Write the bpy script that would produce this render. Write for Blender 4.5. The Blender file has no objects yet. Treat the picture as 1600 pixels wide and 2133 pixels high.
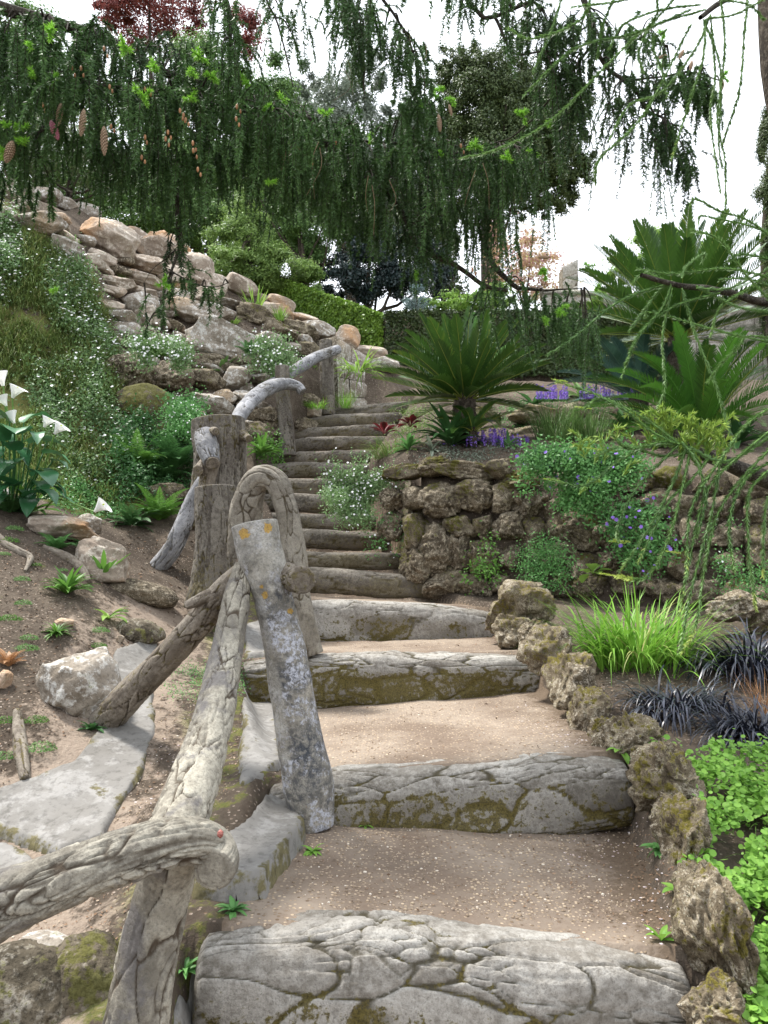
import bpy, bmesh, math, random
import numpy as np
from mathutils import Vector, Matrix, Euler

# ------------------------------------------------------------ camera, light
S = bpy.context.scene
COL = S.collection
F = 1580.0
PITCH = math.atan((1230 - 1066.5) / F)
EYE = 1.5
cam = bpy.data.objects.new("camera", bpy.data.cameras.new("camera"))
COL.objects.link(cam)
cam.data.sensor_fit = 'VERTICAL'
cam.data.sensor_height = 36.0
cam.data.lens = F / 2133.0 * 36.0
cam.data.clip_start = 0.05
cam.data.clip_end = 2000
cam.location = (0, 0, EYE)
cam.rotation_euler = (math.radians(90) + PITCH, 0, 0)
S.camera = cam
S.view_settings.view_transform = 'Standard'
S.view_settings.look = 'None'
S.view_settings.gamma = 1
S.view_settings.exposure = 1.22

SUN_EL, SUN_AZ = math.radians(62), math.radians(-60)   # azimuth from +Y towards +X
W = bpy.data.worlds.new("World")
S.world = W
W.use_nodes = True
wt = W.node_tree
wt.nodes.clear()
wo = wt.nodes.new('ShaderNodeOutputWorld')
wb = wt.nodes.new('ShaderNodeBackground')
sk = wt.nodes.new('ShaderNodeTexSky')
sk.sky_type = 'NISHITA'
sk.sun_disc = False
sk.sun_elevation = SUN_EL
sk.sun_rotation = SUN_AZ
tc = wt.nodes.new('ShaderNodeTexCoord')
nz = wt.nodes.new('ShaderNodeTexNoise')
nz.inputs['Scale'].default_value = 2.2
nz.inputs['Detail'].default_value = 6
cr = wt.nodes.new('ShaderNodeMapRange')
cr.inputs[1].default_value = 0.25
cr.inputs[2].default_value = 0.5
cr.inputs[3].default_value = 0.55
mx = wt.nodes.new('ShaderNodeMix')
mx.data_type = 'RGBA'
mx.inputs[7].default_value = (8.3, 8.7, 9.3, 1)
wt.links.new(tc.outputs['Generated'], nz.inputs['Vector'])
wt.links.new(nz.outputs['Fac'], cr.inputs[0])
wt.links.new(cr.outputs[0], mx.inputs[0])
wt.links.new(sk.outputs[0], mx.inputs[6])
wt.links.new(mx.outputs[2], wb.inputs['Color'])
wb.inputs['Strength'].default_value = 0.1
wt.links.new(wb.outputs[0], wo.inputs['Surface'])

sun = bpy.data.objects.new("sun", bpy.data.lights.new("sun", 'SUN'))
COL.objects.link(sun)
sun.data.energy = 3.0
sun.data.angle = math.radians(9)
sun.data.color = (1.0, 0.96, 0.9)
sd = Vector((math.sin(SUN_AZ) * math.cos(SUN_EL), math.cos(SUN_AZ) * math.cos(SUN_EL), math.sin(SUN_EL)))
sun.rotation_euler = sd.to_track_quat('Z', 'Y').to_euler()
sun.location = (0, 0, 20)

# ------------------------------------------------------------ maths helpers
A = np.asarray
CP, SP = math.cos(PITCH), math.sin(PITCH)


def P(px, py, d):
    """point of the place seen at photo pixel px,py standing d metres ahead"""
    cx = (A(px, float) - 800) / F
    cy = (1066.5 - A(py, float)) / F
    vy = CP - SP * cy
    vz = SP + CP * cy
    s = A(d, float) / vy
    return np.stack(np.broadcast_arrays(cx * s, A(d, float), vz * s + EYE), -1)


def nrm(v):
    return v / np.maximum(np.linalg.norm(v, axis=-1, keepdims=True), 1e-9)


def _h(ix, iy, iz, seed):
    h = (ix.astype(np.uint32) * np.uint32(374761393) + iy.astype(np.uint32) * np.uint32(668265263)
         + iz.astype(np.uint32) * np.uint32(2246822519) + np.uint32((seed * 3266489917) & 0xffffffff))
    h = (h ^ (h >> np.uint32(13))) * np.uint32(1274126177)
    h = (h ^ (h >> np.uint32(15))) * np.uint32(2246822519)
    return (h ^ (h >> np.uint32(16))).astype(np.float64) / 4294967296.0


def vn(p, seed=0):
    p = A(p, float)
    i = np.floor(p).astype(np.int64)
    f = p - i
    f = f * f * f * (f * (f * 6 - 15) + 10)
    r = 0
    for a in (0, 1):
        wa = f[..., 0] if a else 1 - f[..., 0]
        for b in (0, 1):
            wb_ = f[..., 1] if b else 1 - f[..., 1]
            for c in (0, 1):
                wc = f[..., 2] if c else 1 - f[..., 2]
                r = r + wa * wb_ * wc * _h(i[..., 0] + a, i[..., 1] + b, i[..., 2] + c, seed)
    return r * 2 - 1


def fbm(p, oct=4, seed=0, gain=0.5):
    p = A(p, float)
    r, a, t = 0, 1.0, 0
    for k in range(oct):
        r = r + a * vn(p + 17.3 * k, seed + k)
        t += a
        a *= gain
        p = p * 2.03
    return r / t


def worley(p, seed=0):
    p = A(p, float)
    i = np.floor(p).astype(np.int64)
    f1 = np.full(p.shape[:-1], 9.0)
    f2 = f1.copy()
    cid = np.zeros(p.shape[:-1])
    for a in (-1, 0, 1):
        for b in (-1, 0, 1):
            for c in (-1, 0, 1):
                jx, jy, jz = i[..., 0] + a, i[..., 1] + b, i[..., 2] + c
                q = np.stack([jx + _h(jx, jy, jz, seed), jy + _h(jx, jy, jz, seed + 7), jz + _h(jx, jy, jz, seed + 13)], -1)
                d = np.linalg.norm(p - q, axis=-1)
                m = d < f1
                f2 = np.where(m, f1, np.minimum(f2, d))
                cid = np.where(m, _h(jx, jy, jz, seed + 29), cid)
                f1 = np.where(m, d, f1)
    return f1, f2, cid


def sst(a, b, x):
    t = np.clip((x - a) / (b - a), 0, 1)
    return t * t * (3 - 2 * t)


def crom(pts, n):
    """Catmull-Rom through rows of pts, n samples"""
    pts = A(pts, float)
    if len(pts) == 2:
        t = np.linspace(0, 1, n)[:, None]
        return pts[0] * (1 - t) + pts[1] * t
    q = np.vstack([2 * pts[0] - pts[1], pts, 2 * pts[-1] - pts[-2]])
    L = np.linalg.norm(np.diff(pts[:, :3], axis=0), axis=1)
    c = np.concatenate([[0], np.cumsum(L)])
    s = np.linspace(0, c[-1], n)
    k = np.clip(np.searchsorted(c, s, side='right') - 1, 0, len(pts) - 2)
    t = ((s - c[k]) / np.maximum(L[k], 1e-9))[:, None]
    p0, p1, p2, p3 = q[k], q[k + 1], q[k + 2], q[k + 3]
    return 0.5 * (2 * p1 + (p2 - p0) * t + (2 * p0 - 5 * p1 + 4 * p2 - p3) * t ** 2 + (3 * p1 - p0 - 3 * p2 + p3) * t ** 3)


# ------------------------------------------------------------ mesh helpers
def mesh(name, V, Q=None, T=None, mat=None, parent=None, smooth=True, attrs=None, origin=None):
    V = A(V, float).reshape(-1, 3)
    if parent is not None:
        o = A(parent.location)
        # sub-parts hang under parts which sit at their parent's origin
        if parent.parent is not None:
            o = A(parent.parent.location)
    elif origin is not None:
        o = A(origin, float)
    else:
        o = A([V[:, 0].mean(), V[:, 1].mean(), V[:, 2].min()])
    me = bpy.data.meshes.new(name)
    Q = np.zeros((0, 4), int) if Q is None else A(Q, int).reshape(-1, 4)
    T = np.zeros((0, 3), int) if T is None else A(T, int).reshape(-1, 3)
    me.vertices.add(len(V))
    me.vertices.foreach_set('co', (V - o).astype(np.float32).ravel())
    nl = len(Q) * 4 + len(T) * 3
    me.loops.add(nl)
    me.loops.foreach_set('vertex_index', np.concatenate([Q.ravel(), T.ravel()]).astype(np.int32))
    me.polygons.add(len(Q) + len(T))
    ls = np.concatenate([np.arange(len(Q)) * 4, len(Q) * 4 + np.arange(len(T)) * 3])
    me.polygons.foreach_set('loop_start', ls.astype(np.int32))
    me.update(calc_edges=True)
    if smooth:
        me.polygons.foreach_set('use_smooth', np.ones(len(Q) + len(T), bool))
    for k, v in (attrs or {}).items():
        at = me.attributes.new(k, 'FLOAT', 'POINT')
        at.data.foreach_set('value', A(v, np.float32).ravel())
    me.validate()
    if mat is not None:
        me.materials.append(mat)
    ob = bpy.data.objects.new(name, me)
    COL.objects.link(ob)
    if parent is not None:
        ob.parent = parent
    else:
        ob.location = o
    return ob


def tag(o, label=None, cat=None, group=None, kind=None):
    if label:
        o['label'] = label
    if cat:
        o['category'] = cat
    if group:
        o['group'] = group
    if kind:
        o['kind'] = kind
    return o


def thing(name, loc, label, cat, group=None):
    o = bpy.data.objects.new(name, None)
    o.empty_display_size = 0.1
    o.location = [float(c) for c in loc]
    COL.objects.link(o)
    return tag(o, label, cat, group)


class Geo:
    """collects quads/tris with one float attribute"""
    def __init__(s):
        s.V, s.Q, s.T, s.a, s.n = [], [], [], [], 0

    def add(s, V, Q=None, T=None, a=0.5):
        V = A(V, float).reshape(-1, 3)
        if len(V) == 0:
            return s
        s.V.append(V)
        if Q is not None:
            s.Q.append(A(Q, int).reshape(-1, 4) + s.n)
        if T is not None:
            s.T.append(A(T, int).reshape(-1, 3) + s.n)
        s.a.append(np.broadcast_to(A(a, float), (len(V),)).copy())
        s.n += len(V)
        return s

    def make(s, name, mat, parent=None, **k):
        return mesh(name, np.vstack(s.V), np.vstack(s.Q) if s.Q else None, np.vstack(s.T) if s.T else None,
                    mat, parent, attrs={'tint': np.concatenate(s.a)}, **k)


def grid_quads(n, m, wrap=False):
    i = np.arange(n - 1)[:, None]
    j = np.arange(m if wrap else m - 1)[None]
    j2 = (j + 1) % m
    return np.stack([i * m + j, i * m + j2, (i + 1) * m + j2, (i + 1) * m + j], -1).reshape(-1, 4)


def frames(C, ref=(0, 0, 1)):
    T = nrm(np.gradient(C, axis=0))
    N = np.zeros_like(C)
    r = A(ref, float)
    if abs(T[0] @ r) > 0.95:
        r = A([0.3, 1, 0.1])
    n = nrm(np.cross(r, T[0]))
    for k in range(len(C)):
        n = nrm(n - T[k] * (n @ T[k]))
        N[k] = n
    return T, N, np.cross(T, N)


def tube_geo(g, pts, rad, m=6, a=0.5, n=None, jit=0, seed=0):
    """plain tapered tube appended to a Geo"""
    pts = A(pts, float)
    n = n or max(4, len(pts) * 4)
    C = crom(pts, n)
    R = np.interp(np.linspace(0, 1, n), np.linspace(0, 1, len(rad)), rad)
    if jit:
        C = C + jit * np.stack([fbm(C * 6 + 3.1 * q, 2, seed + q) for q in range(3)], -1)
    T, N, B = frames(C)
    th = np.linspace(0, 2 * math.pi, m, endpoint=False)
    V = C[:, None] + R[:, None, None] * (np.cos(th)[None, :, None] * N[:, None] + np.sin(th)[None, :, None] * B[:, None])
    g.add(V, grid_quads(n, m, True), a=a)
    return C


ICO = {}


def ico(k):
    if k not in ICO:
        bm = bmesh.new()
        bmesh.ops.create_icosphere(bm, subdivisions=k, radius=1)
        V = A([v.co[:] for v in bm.verts])
        T = A([[v.index for v in f.verts] for f in bm.faces])
        bm.free()
        ICO[k] = (V, T)
    return ICO[k]


# ------------------------------------------------------------ materials
class NT:
    def __init__(s, name):
        s.m = bpy.data.materials.new(name)
        s.m.use_nodes = True
        s.t = s.m.node_tree
        s.t.nodes.clear()
        s.out = s.t.nodes.new('ShaderNodeOutputMaterial')

    def n(s, typ, ins=None, **props):
        nd = s.t.nodes.new('ShaderNode' + typ)
        for k, v in props.items():
            setattr(nd, k, v)
        for k, v in (ins or {}).items():
            if isinstance(v, bpy.types.NodeSocket):
                s.t.links.new(v, nd.inputs[k])
            else:
                if isinstance(v, tuple) and len(v) == 3 and nd.inputs[k].type == 'RGBA':
                    v = v + (1,)
                nd.inputs[k].default_value = v
        return nd

    def coord(s, kind='Object'):
        return s.n('TexCoord').outputs[kind]

    def noise(s, scale, detail=4, vec=None, rough=0.55, dist=0.0):
        return s.n('TexNoise', {'Vector': vec or s.coord(), 'Scale': scale, 'Detail': detail, 'Roughness': rough, 'Distortion': dist}).outputs['Fac']

    def attr(s, name):
        return s.n('Attribute', attribute_name=name).outputs['Fac']

    def rng(s, v, a, b, c=0.0, d=1.0):
        return s.n('MapRange', {0: v, 1: a, 2: b, 3: c, 4: d}).outputs[0]

    def mix(s, f, a, b, mode='MIX'):
        nd = s.t.nodes.new('ShaderNodeMix')
        nd.data_type = 'RGBA'
        nd.blend_type = mode
        for k, v in ((0, f), (6, a), (7, b)):
            if isinstance(v, bpy.types.NodeSocket):
                s.t.links.new(v, nd.inputs[k])
            else:
                nd.inputs[k].default_value = v + (1,) if isinstance(v, tuple) else v
        return nd.outputs[2]

    def math(s, op, a, b=0.0):
        return s.n('Math', {0: a, 1: b}, operation=op).outputs[0]

    def bump(s, h, strength=0.5, dist=0.01, normal=None):
        ins = {'Height': h, 'Strength': strength, 'Distance': dist}
        if normal:
            ins['Normal'] = normal
        return s.n('Bump', ins).outputs[0]

    def bsdf(s, col, rough=0.8, normal=None, spec=0.3, trans=0.0):
        ins = {'Base Color': col, 'Roughness': rough, 'Specular IOR Level': spec}
        if normal:
            ins['Normal'] = normal
        b = s.n('BsdfPrincipled', ins)
        o = b.outputs[0]
        if trans:
            t = s.n('BsdfTranslucent', {'Color': col})
            mxs = s.n('MixShader', {0: trans, 1: b.outputs[0], 2: t.outputs[0]})
            o = mxs.outputs[0]
        s.t.links.new(o, s.out.inputs['Surface'])
        return s.m


def leaf_mat(name, c1, c2, c3=None, trans=0.3, rough=0.5, spec=0.3):
    t = NT(name)
    a = t.attr('tint')
    col = t.mix(a, c1, c2)
    if c3:
        col = t.mix(t.rng(a, 0.86, 0.96), col, c3)
    nz_ = t.noise(1.3, 2)
    col = t.mix(t.rng(nz_, 0.35, 0.65, 0.0, 0.35), col, tuple(min(1, c * 1.5) for c in c2))
    return t.bsdf(col, rough, None, spec, trans)


def stone_mat(name, dark, mid, light, moss=0.0, mosscol=(0.09, 0.085, 0.02), scale=6, warm=None, bumps=0.6, warm_r=(0.5, 0.7), plain=False, speck=0.75):
    t = NT(name)
    c = t.coord()
    rnd = t.n('ObjectInfo').outputs['Random']
    off = t.n('VectorMath', {0: c, 1: t.n('CombineXYZ', {0: t.math('MULTIPLY', rnd, 40.0), 1: rnd}).outputs[0]}, operation='ADD').outputs[0]
    n1 = t.noise(scale, 6, off, 0.65)
    n2 = t.noise(scale * 5, 5, off, 0.7)
    n3 = t.noise(scale * 18, 4, off, 0.7)
    col = t.mix(t.rng(n1, 0.38, 0.58), dark, mid)
    col = t.mix(t.rng(n2, 0.5, 0.6), col, light)
    if warm:
        col = t.mix(t.rng(t.noise(scale * 0.5, 4, off), warm_r[0], warm_r[1], 0, 0.85), col, warm)
    col = t.mix(t.rng(n3, 0.36, 0.5, 0.4 if plain else speck, 0.0), col, tuple(x * 0.35 for x in dark))
    # pale lichen specks
    vo = t.n('TexVoronoi', {'Vector': off, 'Scale': scale * 9}).outputs['Distance']
    sp = t.math('MULTIPLY', t.rng(vo, 0.28, 0.18), t.rng(n1, 0.5, 0.6))
    col = t.mix(t.math('MULTIPLY', sp, 0.0 if plain else 0.6), col, tuple(min(0.75, x * 1.5) for x in light))
    if moss:
        mm = t.attr('mos')
        mk = t.math('ADD', mm, t.rng(n2, 0.3, 0.7, -0.5, 0.5))
        mcol = t.mix(t.rng(n3, 0.35, 0.65), mosscol, tuple(x * 2.1 for x in mosscol))
        col = t.mix(t.rng(mk, 0.45, 0.62, 0, moss), col, mcol)
    h = t.math('ADD', t.math('MULTIPLY', n2, 0.6), t.math('MULTIPLY', n3, 0.5))
    return t.bsdf(col, 0.92, t.bump(h, bumps, 0.03), 0.15)


def log_mat(name, c_dark, c_mid, c_light, crack=(0.045, 0.035, 0.025), moss=0.8, stain=None, lichen=0.0, bluewhite=0.0):
    t = NT(name)
    c = t.coord()
    n1 = t.noise(5, 5, c, 0.6)
    n2 = t.noise(38, 5, c, 0.7)
    n3 = t.noise(140, 4, c, 0.7)
    cel = t.attr('cel')
    col = t.mix(t.rng(n1, 0.35, 0.65), c_dark, c_mid)
    col = t.mix(t.rng(t.math('ADD', n2, t.math('MULTIPLY', cel, 0.25)), 0.48, 0.78), col, c_light)
    if stain:
        s1 = t.noise(4.3, 5, c, 0.65, 0.6)
        col = t.mix(t.rng(s1, 0.53, 0.6, 0, 0.8), col, stain)
    if bluewhite:
        s2 = t.noise(9.0, 6, c, 0.75)
        s3 = t.noise(60.0, 4, c, 0.75)
        col = t.mix(t.math('MULTIPLY', t.rng(s2, 0.5, 0.56, 0, bluewhite), t.rng(s3, 0.42, 0.56)), col, (0.46, 0.47, 0.52))
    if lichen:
        # paler colour on the head and left flank, dark washed band, orange lichen patches
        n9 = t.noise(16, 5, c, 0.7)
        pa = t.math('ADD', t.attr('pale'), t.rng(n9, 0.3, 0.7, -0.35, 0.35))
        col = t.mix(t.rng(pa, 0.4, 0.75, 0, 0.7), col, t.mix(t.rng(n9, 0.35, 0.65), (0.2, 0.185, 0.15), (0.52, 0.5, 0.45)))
        s5 = t.noise(70, 3, c, 0.6)
        li = t.math('ADD', t.attr('lich'), t.rng(t.noise(48, 4, c, 0.7), 0.3, 0.7, -0.55, 0.45))
        col = t.mix(t.rng(li, 0.4, 0.6, 0, .85), col, t.mix(s5, (0.32, 0.17, 0.03), (0.52, 0.34, 0.06)))
    col = t.mix(t.rng(n3, 0.36, 0.5, 0.4, 0.0), col, tuple(x * 0.5 for x in c_dark))
    n0 = t.noise(2.6, 5, c, 0.7, 0.8)
    col = t.mix(t.rng(n0, 0.5, 0.64, 0.0, 0.55), col, tuple(x * 0.75 for x in c_dark))
    k = t.attr('crk')
    col = t.mix(t.rng(t.math('ADD', k, t.math('MULTIPLY', n2, 0.3)), 0.2, 0.8, 0.95, 0.0), col, crack)
    if moss:
        mk = t.math('ADD', t.attr('mos'), t.rng(n2, 0.3, 0.7, -0.4, 0.4))
        mc = t.mix(t.rng(n3, 0.35, 0.6), (0.045, 0.036, 0.014), (0.125, 0.1, 0.028))
        col = t.mix(t.rng(mk, 0.45, 0.65, 0, moss), col, mc)
    h = t.math('ADD', t.math('MULTIPLY', n2, 0.8), t.math('MULTIPLY', n3, 0.4))
    return t.bsdf(col, 0.88, t.bump(h, 0.55, 0.012), 0.2)


M = {}


def ground_material():
    t = NT('soil')
    c = t.coord()
    n1 = t.noise(1.6, 5, c)
    n2 = t.noise(14, 6, c, 0.7)
    n3 = t.noise(70, 4, c, 0.7)
    col = t.mix(t.rng(n1, 0.35, 0.65), (0.075, 0.06, 0.046), (0.15, 0.121, 0.093))
    col = t.mix(t.rng(n2, 0.35, 0.6, 0.6, 0), col, (0.055, 0.04, 0.03))
    vo = t.n('TexVoronoi', {'Vector': c, 'Scale': 45.0})
    col = t.mix(t.rng(vo.outputs['Distance'], 0.27, 0.2, 0, 0.75), col, t.mix(t.rng(n3, 0.4, 0.6), (0.13, 0.08, 0.05), (0.45, 0.38, 0.32)))
    g = t.attr('green')
    gm = t.math('ADD', g, t.rng(n2, 0.3, 0.7, -0.45, 0.45))
    gc = t.mix(t.rng(n1, 0.4, 0.6), (0.06, 0.075, 0.02), (0.13, 0.14, 0.045))
    gc = t.mix(t.rng(n3, 0.4, 0.7), gc, (0.18, 0.16, 0.06))
    col = t.mix(t.rng(gm, 0.4, 0.6), col, gc)
    r_ = t.attr('dry')
    col = t.mix(t.math('MULTIPLY', t.rng(t.math('ADD', r_, t.rng(n2, 0.3, 0.7, -0.3, 0.3)), 0.4, 0.6), 0.9), col,
                t.mix(n3, (0.2, 0.145, 0.11), (0.42, 0.35, 0.28)))
    return t.bsdf(col, 0.95, t.bump(t.math('ADD', n2, t.math('MULTIPLY', n3, 0.5)), 0.8, 0.03), 0.1)


def gravel_material():
    t = NT('gravel')
    c = t.coord()
    n1 = t.noise(2.2, 4, c)
    n2 = t.noise(30, 5, c, 0.7)
    vo = t.n('TexVoronoi', {'Vector': c, 'Scale': 75.0})
    vc = t.n('TexVoronoi', {'Vector': c, 'Scale': 75.0}).outputs['Color']
    sep = t.n('SeparateColor', {0: vc})
    base = t.mix(t.rng(n1, 0.38, 0.62), (0.17, 0.13, 0.1), (0.28, 0.23, 0.182))
    peb = t.mix(sep.outputs[0], (0.12, 0.08, 0.052), (0.58, 0.46, 0.33))
    m = t.math('MULTIPLY', t.rng(vo.outputs['Distance'], 0.42, 0.3), t.rng(sep.outputs[1], 0.3, 0.4))
    m = t.math('MULTIPLY', m, t.rng(n1, 0.36, 0.56, 0.6, 1.0))
    col = t.mix(m, base, peb)
    col = t.mix(t.rng(n2, 0.3, 0.5, 0.5, 0), col, (0.16, 0.115, 0.085))
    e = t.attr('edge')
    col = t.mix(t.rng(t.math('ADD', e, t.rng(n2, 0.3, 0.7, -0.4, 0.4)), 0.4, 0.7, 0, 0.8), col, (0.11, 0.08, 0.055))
    return t.bsdf(col, 0.95, t.bump(t.math('ADD', t.math('MULTIPLY', m, 0.6), n2), 0.6, 0.012), 0.1)


M['soil'] = ground_material()
M['gravel'] = gravel_material()
M['logA'] = log_mat('pale bark cement', (0.15, 0.135, 0.11), (0.26, 0.235, 0.19), (0.42, 0.39, 0.32), crack=(0.07, 0.052, 0.036), stain=(0.15, 0.14, 0.14), moss=0.0)
M['logB'] = log_mat('grey brown bark cement', (0.1, 0.082, 0.064), (0.17, 0.142, 0.112), (0.29, 0.255, 0.21), crack=(0.045, 0.034, 0.025), moss=0.7)
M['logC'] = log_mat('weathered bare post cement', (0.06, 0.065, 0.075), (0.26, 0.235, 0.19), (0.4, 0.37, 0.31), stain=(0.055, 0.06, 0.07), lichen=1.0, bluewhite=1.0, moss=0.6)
M['logD'] = log_mat('silvery grey bark cement', (0.13, 0.13, 0.135), (0.25, 0.25, 0.26), (0.4, 0.4, 0.415), crack=(0.05, 0.045, 0.045), moss=0.3)
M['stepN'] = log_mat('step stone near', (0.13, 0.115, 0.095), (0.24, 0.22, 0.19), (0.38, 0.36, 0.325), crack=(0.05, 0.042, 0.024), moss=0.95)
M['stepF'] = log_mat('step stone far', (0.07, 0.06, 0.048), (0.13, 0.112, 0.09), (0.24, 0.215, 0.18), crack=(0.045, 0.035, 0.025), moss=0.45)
M['logS'] = log_mat('dark grey bark cement', (0.07, 0.06, 0.05), (0.125, 0.108, 0.09), (0.22, 0.2, 0.17), crack=(0.025, 0.02, 0.015), moss=0.6)
M['logE'] = log_mat('grey bark cement', (0.12, 0.105, 0.085), (0.19, 0.168, 0.138), (0.3, 0.275, 0.23), crack=(0.055, 0.042, 0.03), moss=0.2)
M['tufa'] = stone_mat('mossy tufa', (0.11, 0.085, 0.055), (0.29, 0.24, 0.165), (0.56, 0.5, 0.4), moss=0.95, mosscol=(0.095, 0.08, 0.012), scale=9, bumps=0.8)
M['wallstone'] = stone_mat('wall stone', (0.075, 0.06, 0.042), (0.2, 0.165, 0.115), (0.4, 0.345, 0.26), moss=0.95, mosscol=(0.065, 0.062, 0.012), scale=7, bumps=0.8)
M['boulder'] = stone_mat('grey white limestone', (0.22, 0.185, 0.145), (0.35, 0.31, 0.26), (0.58, 0.56, 0.52), moss=0.7, scale=3.2, warm=(0.4, 0.3, 0.2), warm_r=(0.55, 0.68), speck=0.45)
M['boulderW'] = stone_mat('rust stained limestone', (0.26, 0.21, 0.165), (0.41, 0.35, 0.285), (0.56, 0.5, 0.425), moss=0.5, scale=2.6, warm=(0.52, 0.3, 0.15), warm_r=(0.52, 0.66), speck=0.35)
M['boulderD'] = stone_mat('dark mossy rock', (0.06, 0.05, 0.035), (0.15, 0.125, 0.09), (0.32, 0.29, 0.24), moss=0.9, mosscol=(0.06, 0.058, 0.014), scale=4)
M['slab'] = stone_mat('smooth cement', (0.17, 0.16, 0.145), (0.225, 0.215, 0.2), (0.275, 0.265, 0.25), moss=0.9, mosscol=(0.07, 0.06, 0.025), scale=1.6, bumps=0.2, plain=True)
M['ashlar'] = stone_mat('dressed pale stone', (0.3, 0.28, 0.24), (0.42, 0.39, 0.34), (0.52, 0.49, 0.44), scale=3, bumps=0.4)
M['wood'] = stone_mat('dark bark', (0.03, 0.024, 0.018), (0.07, 0.055, 0.04), (0.14, 0.12, 0.095), scale=14)
M['brick'] = stone_mat('red brick', (0.3, 0.1, 0.08), (0.42, 0.16, 0.13), (0.5, 0.22, 0.19), scale=20, bumps=0.3)

# ------------------------------------------------------------ the ground
def tps_fit(X, z, lam=1e-3):
    n = len(X)
    d = np.linalg.norm(X[:, None] - X[None], axis=-1)
    K = d ** 2 * np.log(d + 1e-9) + lam * np.eye(n)
    Pm = np.hstack([np.ones((n, 1)), X])
    L = np.block([[K, Pm], [Pm.T, np.zeros((3, 3))]])
    w = np.linalg.solve(L, np.concatenate([z, np.zeros(3)]))

    def f(x, y):
        sh = np.shape(x)
        q = np.stack([np.ravel(x), np.ravel(y)], -1)
        out = np.zeros(len(q))
        for i in range(0, len(q), 20000):
            qq = q[i:i + 20000]
            r = np.linalg.norm(qq[:, None] - X[None], axis=-1)
            out[i:i + 20000] = (r ** 2 * np.log(r + 1e-9)) @ w[:n] + w[n] + qq @ w[n + 1:]
        return out.reshape(sh)
    return f


LOWPX = [
    (0, 2133, 1.9), (150, 2010, 2.05), (-500, 2000, 2.1), (100, 1900, 2.35), (0, 1800, 2.65), (-500, 1750, 2.7), (150, 1650, 3.0), (300, 1600, 3.2), (0, 1650, 3.0),
    (0, 1500, 3.35), (-500, 1400, 3.4), (100, 1400, 3.8), (0, 1300, 4.1), (-400, 1150, 4.6), (0, 1110, 4.9), (200, 1300, 4.4), (150, 1180, 5.0), (250, 1450, 3.85),
    (300, 1380, 4.35), (350, 1300, 5.0), (340, 1210, 5.8), (300, 1160, 6.2), (350, 1110, 6.6), (200, 1100, 6.0), (100, 1050, 6.2), (0, 1010, 6.3),
    (450, 1450, 3.9), (450, 1510, 3.6), (540, 1560, 3.25), (560, 1700, 2.7), (520, 1800, 2.42), (430, 1880, 2.2), (400, 2000, 1.95), (400, 2133, 1.8),
    (400, 1600, 3.2), (350, 1720, 2.75), (250, 1800, 2.55), (330, 1500, 3.65),
    (250, 1065, 6.9), (150, 900, 7.4), (0, 750, 7.6), (250, 900, 7.8), (100, 600, 8.5), (0, 450, 8.8), (200, 600, 9.1), (-400, 500, 8.5), (-500, 800, 7.2),
    (400, 900, 8.4), (560, 950, 8.3), (470, 1000, 7.6), (300, 750, 9.2), (450, 700, 10.0), (600, 780, 9.9), (650, 860, 9.9), (700, 830, 10.6),
    (80, 420, 10.5), (250, 500, 11.0), (400, 560, 11.4), (600, 650, 12.0), (720, 705, 12.2), (820, 760, 12.3), (900, 775, 12.6), (-400, 200, 11),
    (1150, 1295, 5.5), (1200, 1350, 4.85), (1400, 1310, 5.3), (1600, 1340, 4.8), (1600, 1430, 4.2), (1300, 1450, 4.0), (1500, 1600, 3.15),
    (1400, 1690, 2.8), (1600, 1750, 2.55), (1500, 2000, 2.0), (1600, 2133, 1.85), (2200, 2000, 2.0), (2200, 1500, 3.5), (2100, 1300, 5.3),
    (1000, 1260, 6.2), (850, 1400, 4.6), (950, 1600, 3.0), (950, 1930, 2.05),
    (600, 1000, 8.4), (640, 1200, 6.7),
]
UPPX = [
    (800, 965, 7.6), (1000, 958, 7.3), (1200, 965, 6.9), (1500, 980, 6.2), (1620, 985, 5.9), (2200, 960, 5.8), (860, 925, 8.3), (1000, 915, 8.5),
    (1200, 900, 8.8), (1500, 920, 8.0), (900, 850, 10.5), (1050, 845, 10.5), (1300, 850, 10), (1600, 860, 9.5), (2300, 850, 9), (830, 800, 12.2), (1000, 790, 12.5), (1300, 800, 12.2),
    (1700, 790, 12), (760, 1040, 7.5), (700, 950, 9.0), (780, 1040, 7.2),
]


def outer(lo):
    R = []
    for x, y, z in ((-12, 1, 1.0), (-12, 6, 4.0), (-14, 13, 7.0), (-8, 20, 6.9), (0, 20, 6.0), (8, 20, 5.2), (-20, 25, 7.5), (0, 30, 6.0), (20, 25, 5.0), (14, 12, 4.0),
                    (6, -2, -.1), (0, -2, -.1), (-6, -2, 0), (12, 0, .2), (-3, .5, .15), (0, .9, .12), (3, .5, .3), (0, 14.5, 5.1), (3.5, 14.5, 4.6), (8, 15, 4.6)):
        R.append((x, y, z))
    return A(R, float)


lowp = np.vstack([P([p[0] for p in LOWPX], [p[1] for p in LOWPX], [p[2] for p in LOWPX]), outer(1)])
upp = np.vstack([P([p[0] for p in UPPX], [p[1] for p in UPPX], [p[2] for p in UPPX]), outer(0)[[4, 5, 7, 8, 9, 17, 18, 19]]])
f_low = tps_fit(lowp[:, :2], lowp[:, 2])
f_up = tps_fit(upp[:, :2], upp[:, 2])

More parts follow.
